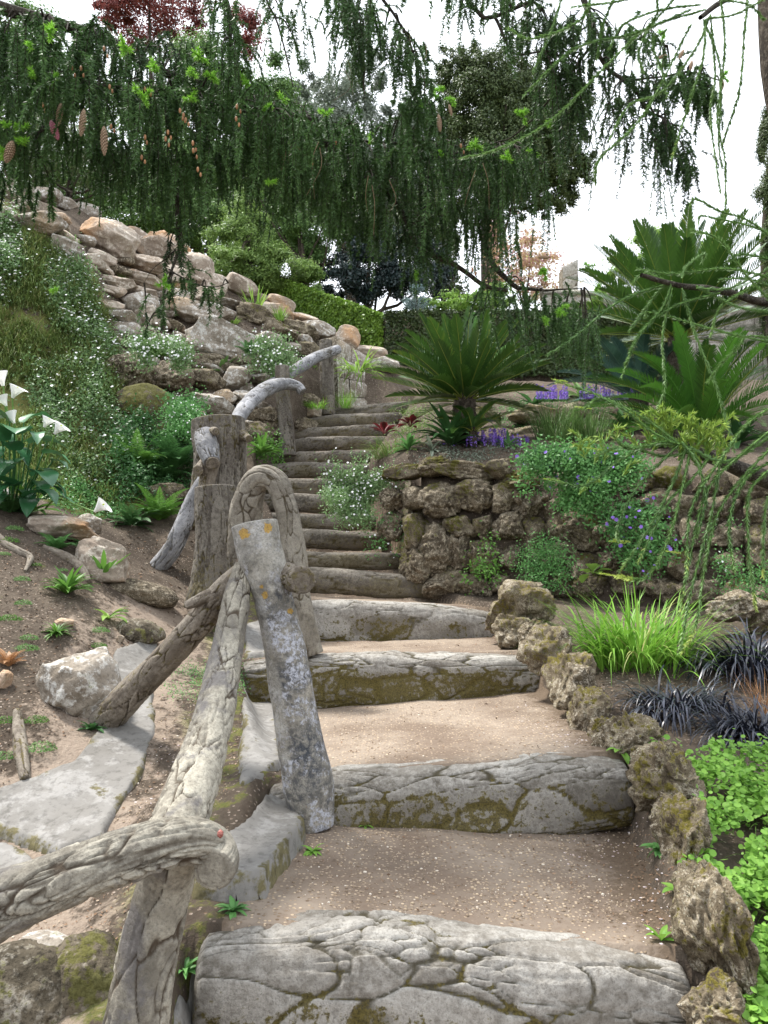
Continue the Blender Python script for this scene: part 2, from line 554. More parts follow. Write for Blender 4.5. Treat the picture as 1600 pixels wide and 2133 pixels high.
# steps: left px, right px, top py at left, at right, depth
STEPS = [
    (455, 1385, 1915, 1965, 2.05), (590, 1280, 1610, 1560, 3.0), (520, 1105, 1368, 1352, 4.75), (600, 1018, 1242, 1262, 6.1), (590, 890, 1180, 1195, 6.8),
    (590, 852, 1145, 1150, 7.15), (570, 800, 1103, 1105, 7.5), (538, 775, 1066, 1070, 7.85), (540, 765, 1027, 1032, 8.2), (550, 760, 994, 996, 8.55),
    (560, 775, 965, 963, 8.9), (578, 790, 941, 934, 9.25), (603, 805, 914, 905, 9.6), (620, 820, 891, 880, 9.95), (643, 830, 869, 856, 10.3), (682, 845, 851, 833, 10.65)]
SL = A([P(s[0], s[2], s[4]) for s in STEPS])
SR = A([P(s[1], s[3], s[4]) for s in STEPS])
sy = SL[:, 1]
szc = (SL[:, 2] + SR[:, 2]) / 2
syx = np.concatenate([[0.9], sy, [13.5]])
sxl = np.concatenate([[SL[0, 0]], SL[:, 0], [SL[-1, 0] + .2]])
sxr = np.concatenate([[SR[0, 0]], SR[:, 0], [SR[-1, 0] + .6]])
ZB0 = EYE - 1.26


def tread(x, y):
    """height of the walking surface"""
    k = np.searchsorted(sy, y, side='right')          # 0 = before the first step
    k0 = np.clip(k - 1, 0, 15)
    t = np.clip((x - SL[k0, 0]) / (SR[k0, 0] - SL[k0, 0]), 0, 1)
    z = SL[k0, 2] * (1 - t) + SR[k0, 2] * t
    nxt = np.concatenate([sy, [14.0]])[np.clip(k, 0, 16)]
    prog = (y - sy[k0]) / (nxt - sy[k0])
    z = z + 0.012 * prog - 0.012
    return np.where(k == 0, ZB0, z)


# front line of the retaining wall, in plan
WALLPX = [(800, 1092, 7.35), (815, 1180, 6.95), (880, 1245, 6.72), (1000, 1245, 6.6), (1150, 1240, 6.4), (1400, 1265, 6.0), (1620, 1290, 5.5), (2300, 1320, 4.9)]
WL = A([P(*p) for p in WALLPX])


def stair_sides(y):
    return np.interp(y, syx, sxl), np.interp(y, syx, sxr)


def upper_mask(x, y):
    # behind the wall line and right of the stairs
    yw = np.interp(x, WL[2:, 0], WL[2:, 1])
    m1 = sst(0.02, 0.22, y - yw)
    xr = np.interp(y, syx, sxr) - 0.02
    side = sst(-0.02, 0.1, x - xr)
    m2 = side * sst(7.0, 7.5, y)
    return np.clip(np.where(x > WL[2, 0], np.maximum(m1 * side, m2), m2), 0, 1)


def ground(x, y, fine=True):
    x = A(x, float)
    y = A(y, float)
    lo = f_low(x, y)
    up = f_up(x, y)
    m = upper_mask(x, y)
    z = lo * (1 - m) + up * m
    r = np.hypot(x, y - 7)
    far = sst(15, 30, r)
    flat = np.where(y > 3, 5.5, 5.5 * sst(-20, 3, y))
    z = np.clip(z, -0.6, 8.0) * (1 - far) + flat * far
    q = np.stack([x, y, 0 * x], -1)
    if fine:
        b = np.clip(1 - far, 0, 1)
        z = z + b * (0.045 * fbm(q * 1.7, 3, 5) + 0.018 * fbm(q * 7, 3, 9))
        steep = sst(6.8, 8.0, y) * (1 - m) * sst(-0.6, -1.4, x)
        z = z + steep * 0.18 * fbm(q * 2.2, 3, 33)
    xl, xr = stair_sides(y)
    tr = tread(x, y)
    w = sst(-0.10, 0.0, x - xl) * sst(-0.10, -0.02, xr - x) * (y > 0.9) * (y < 11.5)
    w = np.where((y > 4.6) & (y < 11.5), sst(-0.05, 0.0, x - xl) * sst(-0.06, -0.01, xr - x), w)
    dz = 0.010 * fbm(q * 5, 3, 2)
    return z * (1 - w) + (tr + dz) * w


def G(px, py, lo=1.2, hi=30.0):
    """where the sight line through a photo pixel meets the ground"""
    ds = np.concatenate([np.linspace(lo, 14, 260), np.linspace(14.2, hi, 50)])
    pts = P(px, py, ds)
    dz = pts[:, 2] - ground(pts[:, 0], pts[:, 1], False)
    k = np.nonzero(dz < 0)[0]
    if len(k) == 0:
        return pts[-1]
    k = k[0]
    if k == 0:
        return pts[0]
    a, b = ds[k - 1], ds[k]
    t = dz[k - 1] / (dz[k - 1] - dz[k] + 1e-9)
    p = P(px, py, a + (b - a) * t)
    p[2] = ground(p[0], p[1], True)
    return p


def axis(spec):
    out = [spec[0][0]]
    for a, b, st in spec:
        n = max(1, int(round((b - a) / st)))
        out += list(np.linspace(a, b, n + 1)[1:])
    return A(out)


gx = axis([(-400, -60, 60), (-60, -14, 6), (-14, -6, .35), (-6, -2.6, .06), (-2.6, 2.6, .022), (2.6, 6, .06), (6, 14, .4), (14, 60, 6), (60, 400, 60)])
gy = axis([(-300, -20, 40), (-20, 0, 2), (0, 1.2, .3), (1.2, 5.2, .022), (5.2, 9.5, .035), (9.5, 13.6, .07), (13.6, 22, .4), (22, 60, 4), (60, 900, 70)])
GX, GY = np.meshgrid(gx, gy)
GZ = ground(GX, GY)
XL, XR = stair_sides(GY)
onp = (GX > XL + .0) & (GX < XR + .05) & (GY > 0.95) & (GY < 11.4)
GV = np.stack([GX, GY, GZ], -1).reshape(-1, 3)
GQ = grid_quads(len(gy), len(gx))
cq = onp.reshape(-1)[GQ].all(1)
q3 = np.stack([GX, GY, 0 * GX], -1)


def px_of(p):
    """photo pixel of places p"""
    x, y, z = p[..., 0], p[..., 1], p[..., 2] - EYE
    dep = y * CP + z * SP
    return 800 + F * x / dep, 1066.5 - F * (z * CP - y * SP) / dep


green = np.full(GX.shape, -0.35)
bankpoly = [tuple(G(*p)[:2]) for p in [(-60, 400), (60, 440), (150, 500), (205, 590), (235, 700), (270, 790), (300, 900), (300, 1060), (150, 1070), (-80, 1010)]]
bx_, by_ = GX + 0.15 * fbm(q3 * 2, 3, 6), GY + 0.15 * fbm(q3 * 2 + 7, 3, 6)
bank = np.zeros(GX.shape, bool)
for (ax, ay), (bx, by) in zip(bankpoly, bankpoly[1:] + bankpoly[:1]):
    bank ^= ((ay > by_) != (by > by_)) & (bx_ < (bx - ax) * (by_ - ay) / (by - ay + 1e-12) + ax)
bank = bank.astype(float)
green = np.maximum(green, bank * 0.62 + 0.25 * fbm(q3 * 1.1, 3, 77) - 0.35 * (1 - bank))
lower_bank = sst(3.9, 5.4, GY) * sst(-1.2, -1.5, GX) * (GY < 8) * 0.2
green = green + lower_bank
# mossy flank left of the steps
fl = np.exp(-((GX - (XL - 0.22)) / 0.28) ** 2) * (GY < 6.5) * (GY > 1.2)
green = np.maximum(green, fl * 0.5 + 0.4 * fbm(q3 * 3.1, 3, 71) - 0.05)
green = np.where(GY > 14, 0.6, green)
ditch = np.exp(-((GX + 1.15 + 0.12 * (GY - 2.6)) / 0.42) ** 2) * sst(6.4, 5.0, GY) * 0.75
dry = ditch + 0.2 * fbm(q3 * 4, 3, 51)


def sub(name, mask, mat, at):
    Qs = GQ[mask]
    u, inv = np.unique(Qs, return_inverse=True)
    ob = mesh(name, GV[u], inv.reshape(-1, 4), None, M[mat], attrs={k: v.reshape(-1)[u] for k, v in at.items()}, origin=(0, 0, 0))
    return tag(ob, kind='structure')


sub('ground', ~cq, 'soil', {'green': green, 'dry': dry})
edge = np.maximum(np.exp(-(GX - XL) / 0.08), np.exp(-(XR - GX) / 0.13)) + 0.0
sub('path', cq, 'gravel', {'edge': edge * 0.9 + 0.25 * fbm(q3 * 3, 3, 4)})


# ------------------------------------------------------------ logs of modelled cement
def log_geo(pts, rad, cell=0.06, deep=0.008, stretch=0.4, res=0.006, m=None, seed=1, prof=(1, 1), e=1.0, ref=(0, 0, 1), moss=None,
            lump=0.06, mossb=0.0, caps=(True, True), twist=0.0, pres0=0.0, warp=0.5):
    pts = A(pts, float)
    L = np.linalg.norm(np.diff(pts, axis=0), axis=1).sum()
    n = max(12, int(L / res))
    C = crom(pts, n)
    R = np.interp(np.linspace(0, 1, n), np.linspace(0, 1, len(rad)), rad)
    T, N, B = frames(C, ref)
    m = m or max(20, int(2 * math.pi * R.max() * max(prof) / res))
    if caps[1]:
        C = np.vstack([C, np.repeat(C[-1:], 6, 0)])
        T, N, B = [np.vstack([q, np.repeat(q[-1:], 6, 0)]) for q in (T, N, B)]
        k = A([.97, .9, .7, .45, .2, .01])
        R = np.concatenate([R, R[-1] * k])
        C[-6:] += T[-6:] * (R[n - 1] * 0.06 * A([.5, .8, 1, 1, 1, 1]))[:, None]
    if caps[0]:
        k = A([.97, .9, .7, .45, .2, .01])[::-1]
        C = np.vstack([np.repeat(C[:1], 6, 0) - T[:1] * (R[0] * 0.06 * A([1, 1, 1, 1, .8, .5]))[:, None], C])
        T, N, B = [np.vstack([np.repeat(q[:1], 6, 0), q]) for q in (T, N, B)]
        R = np.concatenate([R[0] * k, R])
    n = len(C)
    th = np.linspace(0, 2 * math.pi, m, endpoint=False)
    ct, st = np.cos(th), np.sin(th)
    cs = np.sign(ct) * np.abs(ct) ** e
    ss = np.sign(st) * np.abs(st) ** e
    D = cs[None, :, None] * N[:, None] * prof[0] + ss[None, :, None] * B[:, None] * prof[1]
    V = C[:, None] + R[:, None, None] * D
    s = np.concatenate([[0], np.cumsum(np.linalg.norm(np.diff(C, axis=0), axis=1))])
    r0 = np.median(R)
    tt = th[None] + twist * s[:, None]
    q = np.stack([r0 * max(prof) * np.cos(tt), r0 * max(prof) * np.sin(tt), np.broadcast_to(s[:, None], tt.shape) * stretch], -1) / cell
    q = q + warp * np.stack([fbm(q * 0.9 + 5 * k, 2, seed + k) for k in range(3)], -1)
    f1, f2, cid = worley(q, seed)
    crk = sst(0.005, 0.08, f2 - f1)
    q2 = q * 2.3 + 9
    g1, g2, _ = worley(q2, seed + 50)
    crk2 = sst(0.0, 0.16, g2 - g1)
    pick = sst(0.05, 0.25, vn(q * 0.6, seed + 3))
    crk = crk * (1 - pick * (1 - crk2) * 0.8)
    pres = np.maximum(sst(-0.42, 0.0, fbm(q * 0.7 + 3, 2, seed + 41)), pres0)
    crk = 1 - (1 - crk) * pres
    grain = fbm(q * A([7, 7, 1.0]) + 2, 3, seed + 15)
    crk = np.clip(crk - 0.5 * sst(0.25, 0.5, grain) * (1 - pres * .5), 0, 1)
    capm = np.zeros((n, 1), bool)
    if caps[0]:
        capm[:5] = True
    if caps[1]:
        capm[-5:] = True
    rr0 = (R / R.max())[:, None]
    crk = np.where(capm, 0.4 + 0.6 * np.sin(rr0 * 20 + 1.5 * fbm(V * 20, 2, seed)) ** 2, crk)
    cid = np.where(capm, 0.5, cid)
    lo = fbm(V * 5, 3, seed + 11)
    hi = 0.6 * fbm(V * 45, 3, seed + 12) + 0.7 * fbm(q * A([3.2, 3.2, 1.6]), 3, seed + 14)
    endw = np.clip(R / np.maximum(R.max() * 0.6, 1e-6), 0, 1)[:, None]
    disp = (crk - 1) * deep + (cid - 0.5) * deep * 0.25 + hi * deep * 0.35
    V = V + nrm(D) * (disp * endw + lump * lo * r0 * endw)[..., None]
    nrmz = nrm(D)[..., 2]
    mos = 0.25 + mossb + 0.45 * fbm(V * 3.3, 3, seed + 21) + 0.42 * (1 - crk)
    if moss is not None:
        mos = mos + moss(V, nrmz)
    return V, crk, cid, mos, n, m


def log(name, pts, rad, mat, parent=None, extra=None, **k):
    V, crk, cid, mos, n, m = log_geo(pts, rad, **k)
    return mesh(name, V, grid_quads(n, m, True)[:, ::-1], None, M[mat], parent,
                attrs={'crk': crk.ravel(), 'cel': cid.ravel(), 'mos': mos.ravel(), **(extra(V) if extra else {})})


def PP(*a):
    return [P(*p) for p in a]


ordw = ['lowest', 'second', 'third', 'fourth', 'fifth', 'sixth', 'seventh', 'eighth', 'ninth', 'tenth', 'eleventh', 'twelfth', 'thirteenth',
        'fourteenth', 'fifteenth', 'topmost']
STEPLAB = [
    'lowest and broadest grey step, moulded like cracked bark, with moss',
    'second step from the bottom, meeting the foot of the bare post',
    'third step from the bottom, grey and mossy, beside the arched branch foot',
    'fourth step from the bottom, rounded log edge with smooth grey top beside the pitted rock',
    'fifth step from the bottom, tall dark mossy riser against the stone wall corner',
]
for i, s in enumerate(STEPS):
    a, b = SL[i].copy(), SR[i].copy()
    zb = ZB0 if i == 0 else (SL[i - 1, 2] + SR[i - 1, 2]) / 2
    h = (a[2] + b[2]) / 2 - zb
    near = i < 4
    hh = h / 2 + 0.045 if near else h / 2 * 0.9
    ca, cb = a - [0, 0, hh], b - [0, 0, hh]
    wob = (cb - ca)
    bow = (0.05, 0.035, -0.03, 0.02)[i] if near else 0.01
    mid1 = ca + wob * 0.33 + [0, bow * .6, 0.012 * (-1) ** i]
    mid2 = ca + wob * 0.7 + [0, bow * .6, -0.01]
    dd = 0.13 if near else 0.09
    rr = A([0.86, 1, 1.0, 1.02, 0.97, 0.8])

    def mossf(V, nz_, i=i, zb=zb, h=h):
        t = (V[..., 2] - zb) / h
        f = 0.24 * (1 - np.clip(t, 0, 1)) * (V[..., 1] < s[4]) + 0.12 * (nz_ < 0.5) - 0.35 * sst(0.45, 0.9, nz_)
        return f + (0.12 if i in (4, 5) else 0)
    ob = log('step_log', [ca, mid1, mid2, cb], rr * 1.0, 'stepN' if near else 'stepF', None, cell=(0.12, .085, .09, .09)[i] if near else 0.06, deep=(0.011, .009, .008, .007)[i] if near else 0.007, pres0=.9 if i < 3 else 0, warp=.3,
             stretch=0.42 if i == 0 else 0.27, res=0.0075 if i < 3 else (0.012 if i < 6 else 0.02), m=None if near else 40, seed=20 + i, prof=(dd, hh), e=0.6 if near else 0.9, lump=0.022 if near else 0.008, moss=mossf, mossb=-0.02)
    if i < 5:
        lb = STEPLAB[i]
    else:
        lb = '%s narrow log step of the upper flight%s' % (ordw[i] if i < 15 else 'topmost', ', counting from the bottom' if i < 15 else ', below the post at the stair head')
    tag(ob, lb, 'step', 'log edged steps of the garden stair')

# ------------------------------------------------------------ railing modelled as branches
def pxr(r, d):
    return A(r, float) * A(d, float) / F


def limb(name, pts, rpx, mat, parent, **k):
    C = PP(*pts)
    d = A([p[2] for p in pts])
    return log(name, C, pxr(rpx, d), mat, parent, **k)




def post_marks(V):
    q = V.reshape(-1, 3)
    u, v = px_of(q)
    # geometry is read once, the marks are stored on the surface
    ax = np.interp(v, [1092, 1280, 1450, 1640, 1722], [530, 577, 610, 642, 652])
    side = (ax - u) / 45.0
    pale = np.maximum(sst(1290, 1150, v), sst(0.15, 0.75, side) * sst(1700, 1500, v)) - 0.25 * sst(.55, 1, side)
    lich = np.zeros(len(q))
    for x, y, r in ((508, 1112, 15), (558, 1100, 12), (553, 1240, 10), (605, 1272, 8), (545, 1222, 5)):
        lich = np.maximum(lich, sst(1.25, 0.3, np.hypot(u - x, v - y) / r))
    front = q[:, 1] < 2.86
    return {'pale': pale, 'lich': lich * front}


rail = thing('rustic_railing', P(650, 1712, 2.84), 'near cement railing of pale bark logs with one bare lichen spotted post', 'railing')
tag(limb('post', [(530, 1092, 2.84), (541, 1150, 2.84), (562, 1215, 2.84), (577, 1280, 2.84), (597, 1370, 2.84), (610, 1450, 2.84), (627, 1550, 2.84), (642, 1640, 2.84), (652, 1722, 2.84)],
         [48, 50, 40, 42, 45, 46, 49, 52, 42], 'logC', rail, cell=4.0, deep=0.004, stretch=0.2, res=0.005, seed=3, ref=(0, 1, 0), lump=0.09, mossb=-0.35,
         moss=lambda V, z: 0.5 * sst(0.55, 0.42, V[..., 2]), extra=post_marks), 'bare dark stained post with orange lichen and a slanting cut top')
limb('rail', [(508, 1180, 2.86), (499, 1215, 2.82), (489, 1270, 2.75), (472, 1360, 2.62), (453, 1460, 2.45), (432, 1540, 2.32), (396, 1650, 2.12), (362, 1740, 1.98), (340, 1800, 1.9)],
     [20, 28, 31, 34, 39, 43, 52, 58, 60], 'logA', rail, cell=0.05, deep=0.009, stretch=0.33, res=0.0042, seed=5, ref=(0, 1, 0), lump=0.07)
tag(limb('post', [(362, 1762, 1.66), (345, 1840, 1.7), (318, 1950, 1.71), (297, 2050, 1.7), (283, 2140, 1.7), (272, 2250, 1.7), (268, 2360, 1.7)],
         [52, 57, 60, 62, 66, 70, 76], 'logA', rail, cell=0.062, deep=0.008, stretch=0.28, res=0.0045, seed=8, ref=(0, 1, 0), lump=0.06), 'upright bark post under the curled log')
tag(limb('rail', [(-330, 2030, 1.42), (-120, 1940, 1.44), (0, 1885, 1.46), (120, 1835, 1.48), (240, 1790, 1.5), (340, 1757, 1.53), (400, 1752, 1.58), (440, 1764, 1.62), (456, 1790, 1.61), (446, 1812, 1.57)],
         [92, 86, 78, 68, 60, 55, 50, 46, 43, 41], 'logA', rail, cell=0.058, deep=0.009, stretch=0.3, res=0.0042, seed=13, lump=0.06), 'thick handrail log with a curled end')
limb('strut', [(520, 1190, 2.98), (470, 1232, 3.03), (410, 1302, 3.12), (340, 1378, 3.25), (270, 1448, 3.4), (205, 1520, 3.55)],
     [30, 30, 30, 31, 32, 33], 'logB', rail, cell=0.05, deep=0.008, stretch=0.25, res=0.005, seed=18, lump=0.05)
limb('knot', [(470, 1228, 3.02), (430, 1243, 3.02), (388, 1262, 3.02)], [16, 14, 9], 'logB', rail, cell=0.03, deep=0.004, res=0.004, seed=19)
tag(limb('knot', [(598, 1200, 2.86), (615, 1205, 2.78), (629, 1208, 2.69)], [30, 28, 29], 'logB', rail, cell=0.025, deep=0.007, stretch=0.4, res=0.0035, seed=20, lump=0.1), 'round sawn knot on the bare post')
mk_ = mesh('paint_mark', (ico(1)[0] * [0.007, 0.004, 0.009]) + P(459, 1737, 1.53), None, ico(1)[1], M['brick'], rail)
tag(mk_, 'small red square mark')

arch = tag(limb('arched_branch', [(510, 1160, 4.85), (512, 1095, 4.82), (517, 1045, 4.78), (530, 1008, 4.74), (552, 994, 4.7), (577, 1006, 4.68), (593, 1046, 4.66), (606, 1100, 4.65), (614, 1160, 4.65), (616, 1220, 4.65), (628, 1280, 4.66), (648, 1362, 4.68)],
                [38, 37, 34, 29, 25, 24, 24, 26, 29, 26, 24, 25], 'logE', None, cell=0.062, deep=0.008, stretch=0.4, res=0.007, seed=31, ref=(0, 1, 0), lump=0.1),
           'grey brown cement branch arching over and down to the third step behind the bare post', 'railing branch')


def stump(name, cx, top, base, rp, d, seed, label, flare=1.35):
    b = P(cx, base, d)
    t = thing(name, b, label, 'stump')
    n = 6
    zs = [(cx + 3 * math.sin(k), top + (base + 25 - top) * k / (n - 1), d) for k in range(n)]
    rr = [rp * .98, rp, rp * .97, rp * 1.0, rp * 1.08, rp * flare]
    log('trunk', PP(*zs), pxr(rr, [d] * n), 'logS', t, cell=0.042, deep=0.008, stretch=0.17, pres0=.7, res=0.008, seed=seed, ref=(0, 1, 0), lump=0.07,
        moss=lambda V, z: 0.25 * sst(0.5, 0, V[..., 2] - b[2]))
    return t


gF = G(440, 1238)
stF = stump('hollow_stump', 447, 1016, 1238, 43, 5.35, 41, 'shorter cement tree stump at the front of the pair, mossy split at its foot')
stG = stump('hollow_stump', 455, 877, 1075, 57, 6.3, 43, 'taller cement tree stump behind the front one, with pale knots on its side', 1.2)
kn = limb('knot', [(424, 903, 6.05), (432, 930, 5.98), (441, 962, 5.9)], [20, 24, 17], 'logD', stG, cell=0.05, deep=0.006, res=0.007, seed=44)
limb('knot', [(445, 945, 6.05), (444, 958, 5.95), (443, 966, 5.86)], [15, 15, 14], 'logB', stG, cell=0.03, deep=0.004, res=0.006, seed=45)
limb('knot', [(425, 965, 6.05), (416, 976, 5.95), (412, 980, 5.88)], [11, 11, 11], 'logB', stG, cell=0.03, deep=0.004, res=0.006, seed=46)
limb('knot', [(440, 900, 6.05), (446, 898, 5.98), (450, 899, 5.92)], [9, 9, 8], 'logB', stG, cell=0.03, deep=0.004, res=0.006, seed=47)
limb('knot', [(505, 905, 6.2), (514, 912, 6.15), (519, 914, 6.1)], [12, 10, 8], 'logB', stG, cell=0.03, deep=0.004, res=0.006, seed=48)
limb('branch', [(440, 960, 6.0), (432, 1000, 6.0), (428, 1040, 6.02)], [20, 17, 18], 'logB', stG, cell=0.04, deep=0.005, res=0.007, seed=49)
tag(limb('branch', [(425, 1000, 6.08), (403, 1040, 6.08), (382, 1095, 6.08), (358, 1145, 6.1), (328, 1182, 6.12)], [15, 17, 19, 20, 19], 'logD', stG,
         cell=0.07, deep=0.007, stretch=0.25, res=0.007, seed=50), 'silvery leaning branch foot')

ur = thing('rustic_railing', P(600, 938, 8.95), 'far cement railing with silvery curved rails on two upright posts up the narrow flight', 'railing')
limb('rail', [(486, 905, 6.6), (498, 868, 6.9), (520, 838, 7.4), (552, 812, 8.0), (588, 800, 8.6), (618, 804, 8.75), (630, 816, 8.75)], [16, 16, 16, 16, 15, 14, 10], 'logD', ur,
     cell=0.08, deep=0.008, stretch=0.3, res=0.011, seed=61)
limb('post', [(588, 764, 8.95), (590, 830, 8.95), (596, 890, 8.95), (600, 950, 8.95)], [15, 15, 16, 18], 'logS', ur, cell=0.07, deep=0.006, stretch=0.3, res=0.011, seed=62, ref=(0, 1, 0))
limb('rail', [(556, 803, 9.0), (590, 786, 9.2), (625, 765, 9.5), (660, 744, 9.9), (704, 728, 10.2)], [9, 12, 13, 12, 10], 'logD', ur, cell=0.08, deep=0.008, stretch=0.3, res=0.011, seed=63)
limb('post', [(679, 710, 10.35), (681, 780, 10.35), (684, 865, 10.35)], [14, 15, 15], 'logS', ur, cell=0.07, deep=0.006, stretch=0.3, res=0.012, seed=64, ref=(0, 1, 0))


# ------------------------------------------------------------ rocks
def rock_geo(c, half, seed, lvl=4, style='block', rot=0.0, yaw=0.0):
    r = np.random.default_rng(seed)
    V, T = ico(lvl)
    V = V.copy()
    if style == 'block':
        V = np.sign(V) * np.abs(V) ** 0.62 * .92
        for _ in range(15):
            nn = nrm(r.normal(size=3) * [1, 1, .8])
            h = r.uniform(.58, .95)
            d = V @ nn - h
            V = V - np.clip(d, 0, None)[:, None] * nn
        N = nrm(V)
        dsp = 0.06 * fbm(V * 1.7 + seed, 3, seed) + 0.04 * fbm(V * 6 + seed, 3, seed + 3) + 0.02 * fbm(V * 19, 2, seed + 4)
        lay = 0.05 * np.abs(np.sin(6 * (V[:, 2] + 0.3 * fbm(V * 1.3, 2, seed + 8))))
        V = V + N * (dsp - lay)[:, None]
    elif style == 'round':
        dsp = 0.2 * fbm(V * 1.2 + seed, 4, seed) + 0.03 * fbm(V * 9, 3, seed + 2)
        V = V * (1 + dsp)[:, None]
    else:                                       # pitted tufa
        V = np.sign(V) * np.abs(V) ** 0.75
        for _ in range(9):
            nn = nrm(r.normal(size=3))
            V = V - np.clip(V @ nn - r.uniform(.62, .9), 0, None)[:, None] * nn
        N = nrm(V)
        a = 0.18 * fbm(V * 1.4 + seed, 3, seed)
        q = V * 1.5 + 0.4 * np.stack([fbm(V * 2 + 7 * k, 2, seed + k) for k in range(3)], -1) + seed
        f1, f2, _ = worley(q, seed)
        rd = 1 - np.abs(fbm(V * 2.4 + seed, 4, seed + 9)) * 2.2
        pit = 1 - sst(0.15, 0.42, worley(V * 3.6 + seed, seed + 5)[0])
        V = V + N * (a + 0.13 * sst(0.0, 0.3, f2 - f1) - 0.1 + 0.10 * rd - 0.15 * pit + 0.03 * fbm(V * 16, 3, seed + 6))[:, None]
    N0 = nrm(V)
    half = A(half, float)
    V = V * half
    cr_, sr_ = math.cos(rot), math.sin(rot)
    V = V @ A([[cr_, 0, -sr_], [0, 1, 0], [sr_, 0, cr_]])
    cy_, sy_ = math.cos(yaw), math.sin(yaw)
    V = V @ A([[cy_, sy_, 0], [-sy_, cy_, 0], [0, 0, 1]])
    V = V + c
    mos = 0.22 + 0.5 * fbm(V * (1.2 / max(half.mean(), .05)), 4, seed + 31) + 0.12 * N0[:, 2]
    return V, T, mos


def rock(name, px, py, w, h, mat, seed, label=None, cat='rock', group=None, d=None, lvl=4, style='block', rot=0.0, dr=0.8, mossb=0.0, parent=None, yaw=0.0):
    """w,h: half extents in photo pixels"""
    if d is None:
        d = G(px, py + h * 0.75)[1] + 0.25 * w * dr / F * 6
    c = P(px, py, d)
    s = d / F
    V, T, mos = rock_geo(c, (w * s, max(w, h) * s * dr, h * s), seed, lvl, style, math.radians(rot), yaw)
    o = mesh(name, V, None, T, M[mat], parent, attrs={'mos': mos + mossb})
    return tag(o, label, cat if parent is None else None, group)


BORDER = [
    (1083, 1262, 72, 48, 5.3, 'largest pitted border rock, at the right end of the fourth step'),
    (1065, 1315, 40, 32, 5.0, 'small pale rock under the largest pitted border rock'),
    (1138, 1362, 46, 52, 4.35, 'mossy border rock at the right end of the third step'),
    (1186, 1420, 42, 58, 3.85, 'tall ridged border rock below the third step'),
    (1232, 1480, 36, 50, 3.5, 'narrow mossy border rock left of the black grass'),
    (1310, 1540, 62, 48, 3.12, 'yellow mossed border rock beside the right end of the second step'),
    (1395, 1630, 66, 62, 2.75, 'rusty mossed border rock topped by creeping leaves'),
    (1428, 1745, 50, 70, 2.45, 'grey upright border rock in front of the creeping plant'),
    (1476, 1945, 54, 118, 2.05, 'tallest mossy border rock, nearest the camera by the lowest step'),
    (1108, 1320, 26, 26, 4.75, 'little border rock wedged between the largest rock and the mossy one'),
    (1258, 1525, 26, 30, 3.25, 'little mossy border rock before the yellow mossed one'),
    (1352, 1590, 30, 34, 2.9, 'little border rock between the yellow mossed and the rusty one'),
    (1408, 1690, 28, 34, 2.6, 'little border rock under the rusty mossed one'),
    (1447, 1835, 34, 40, 2.25, 'low border rock between the grey upright and the tallest one'),
    (1490, 2110, 60, 60, 1.85, 'lowest border rock at the bottom edge of the picture'),
]
for i, (px, py, w, h, d, lb) in enumerate(BORDER):
    rock('border_rock', px, py, w * 1.1, h * 1.12, 'tufa', 100 + i, lb, 'rock', 'pitted rocks edging the steps', d=d, lvl=6 if i > 4 else 5, style='tufa', rot=(i * 37 % 40) - 20, dr=1.0, mossb=0.06)

# retaining wall: a rough body with fitted stones
wall = thing('retaining_wall', P(1150, 1240, 6.45), 'mossy dry stone retaining wall of pitted blocks holding up the terrace', 'wall')
# plan line of the face as function of arc length
wl_s = np.concatenate([[0], np.cumsum(np.linalg.norm(np.diff(WL[:, :2], axis=0), axis=1))])


def wl_at(s):
    return np.interp(s, wl_s, WL[:, 0]), np.interp(s, wl_s, WL[:, 1])


def wall_px_s(px):
    """arc length of the wall point seen in pixel column px"""
    s = np.linspace(0, wl_s[-1], 400)
    x, y = wl_at(s)
    u = 800 + F * x / y
    return float(np.interp(px, u, s))


ns, nh = 260, 50
S_ = np.linspace(0, wl_s[-1], ns)
X_, Y_ = wl_at(S_)
tt_ = np.linspace(0, 1, nh)
topz = f_up(X_, Y_ + 0.3) - 0.1
botz = f_low(X_, Y_ - 0.1) - 0.3
ZZ = botz[:, None] + (topz - botz)[:, None] * tt_[None]
lean = 0.16 * tt_[None]
dx = np.gradient(X_, S_)
dy = np.gradient(Y_, S_)
BX = X_[:, None] - dy[:, None] * (lean + .06)
BY = Y_[:, None] + dx[:, None] * (lean + .06)
BV = np.stack([BX, BY, ZZ], -1)
BV = BV + 0.05 * np.stack([fbm(BV * 4 + 5 * k, 3, 70 + k) for k in range(3)], -1)
mesh('backing', BV, grid_quads(ns, nh), None, M['boulderD'], wall, attrs={'mos': 0.35 + 0.5 * fbm(BV * 2, 3, 81).ravel()})
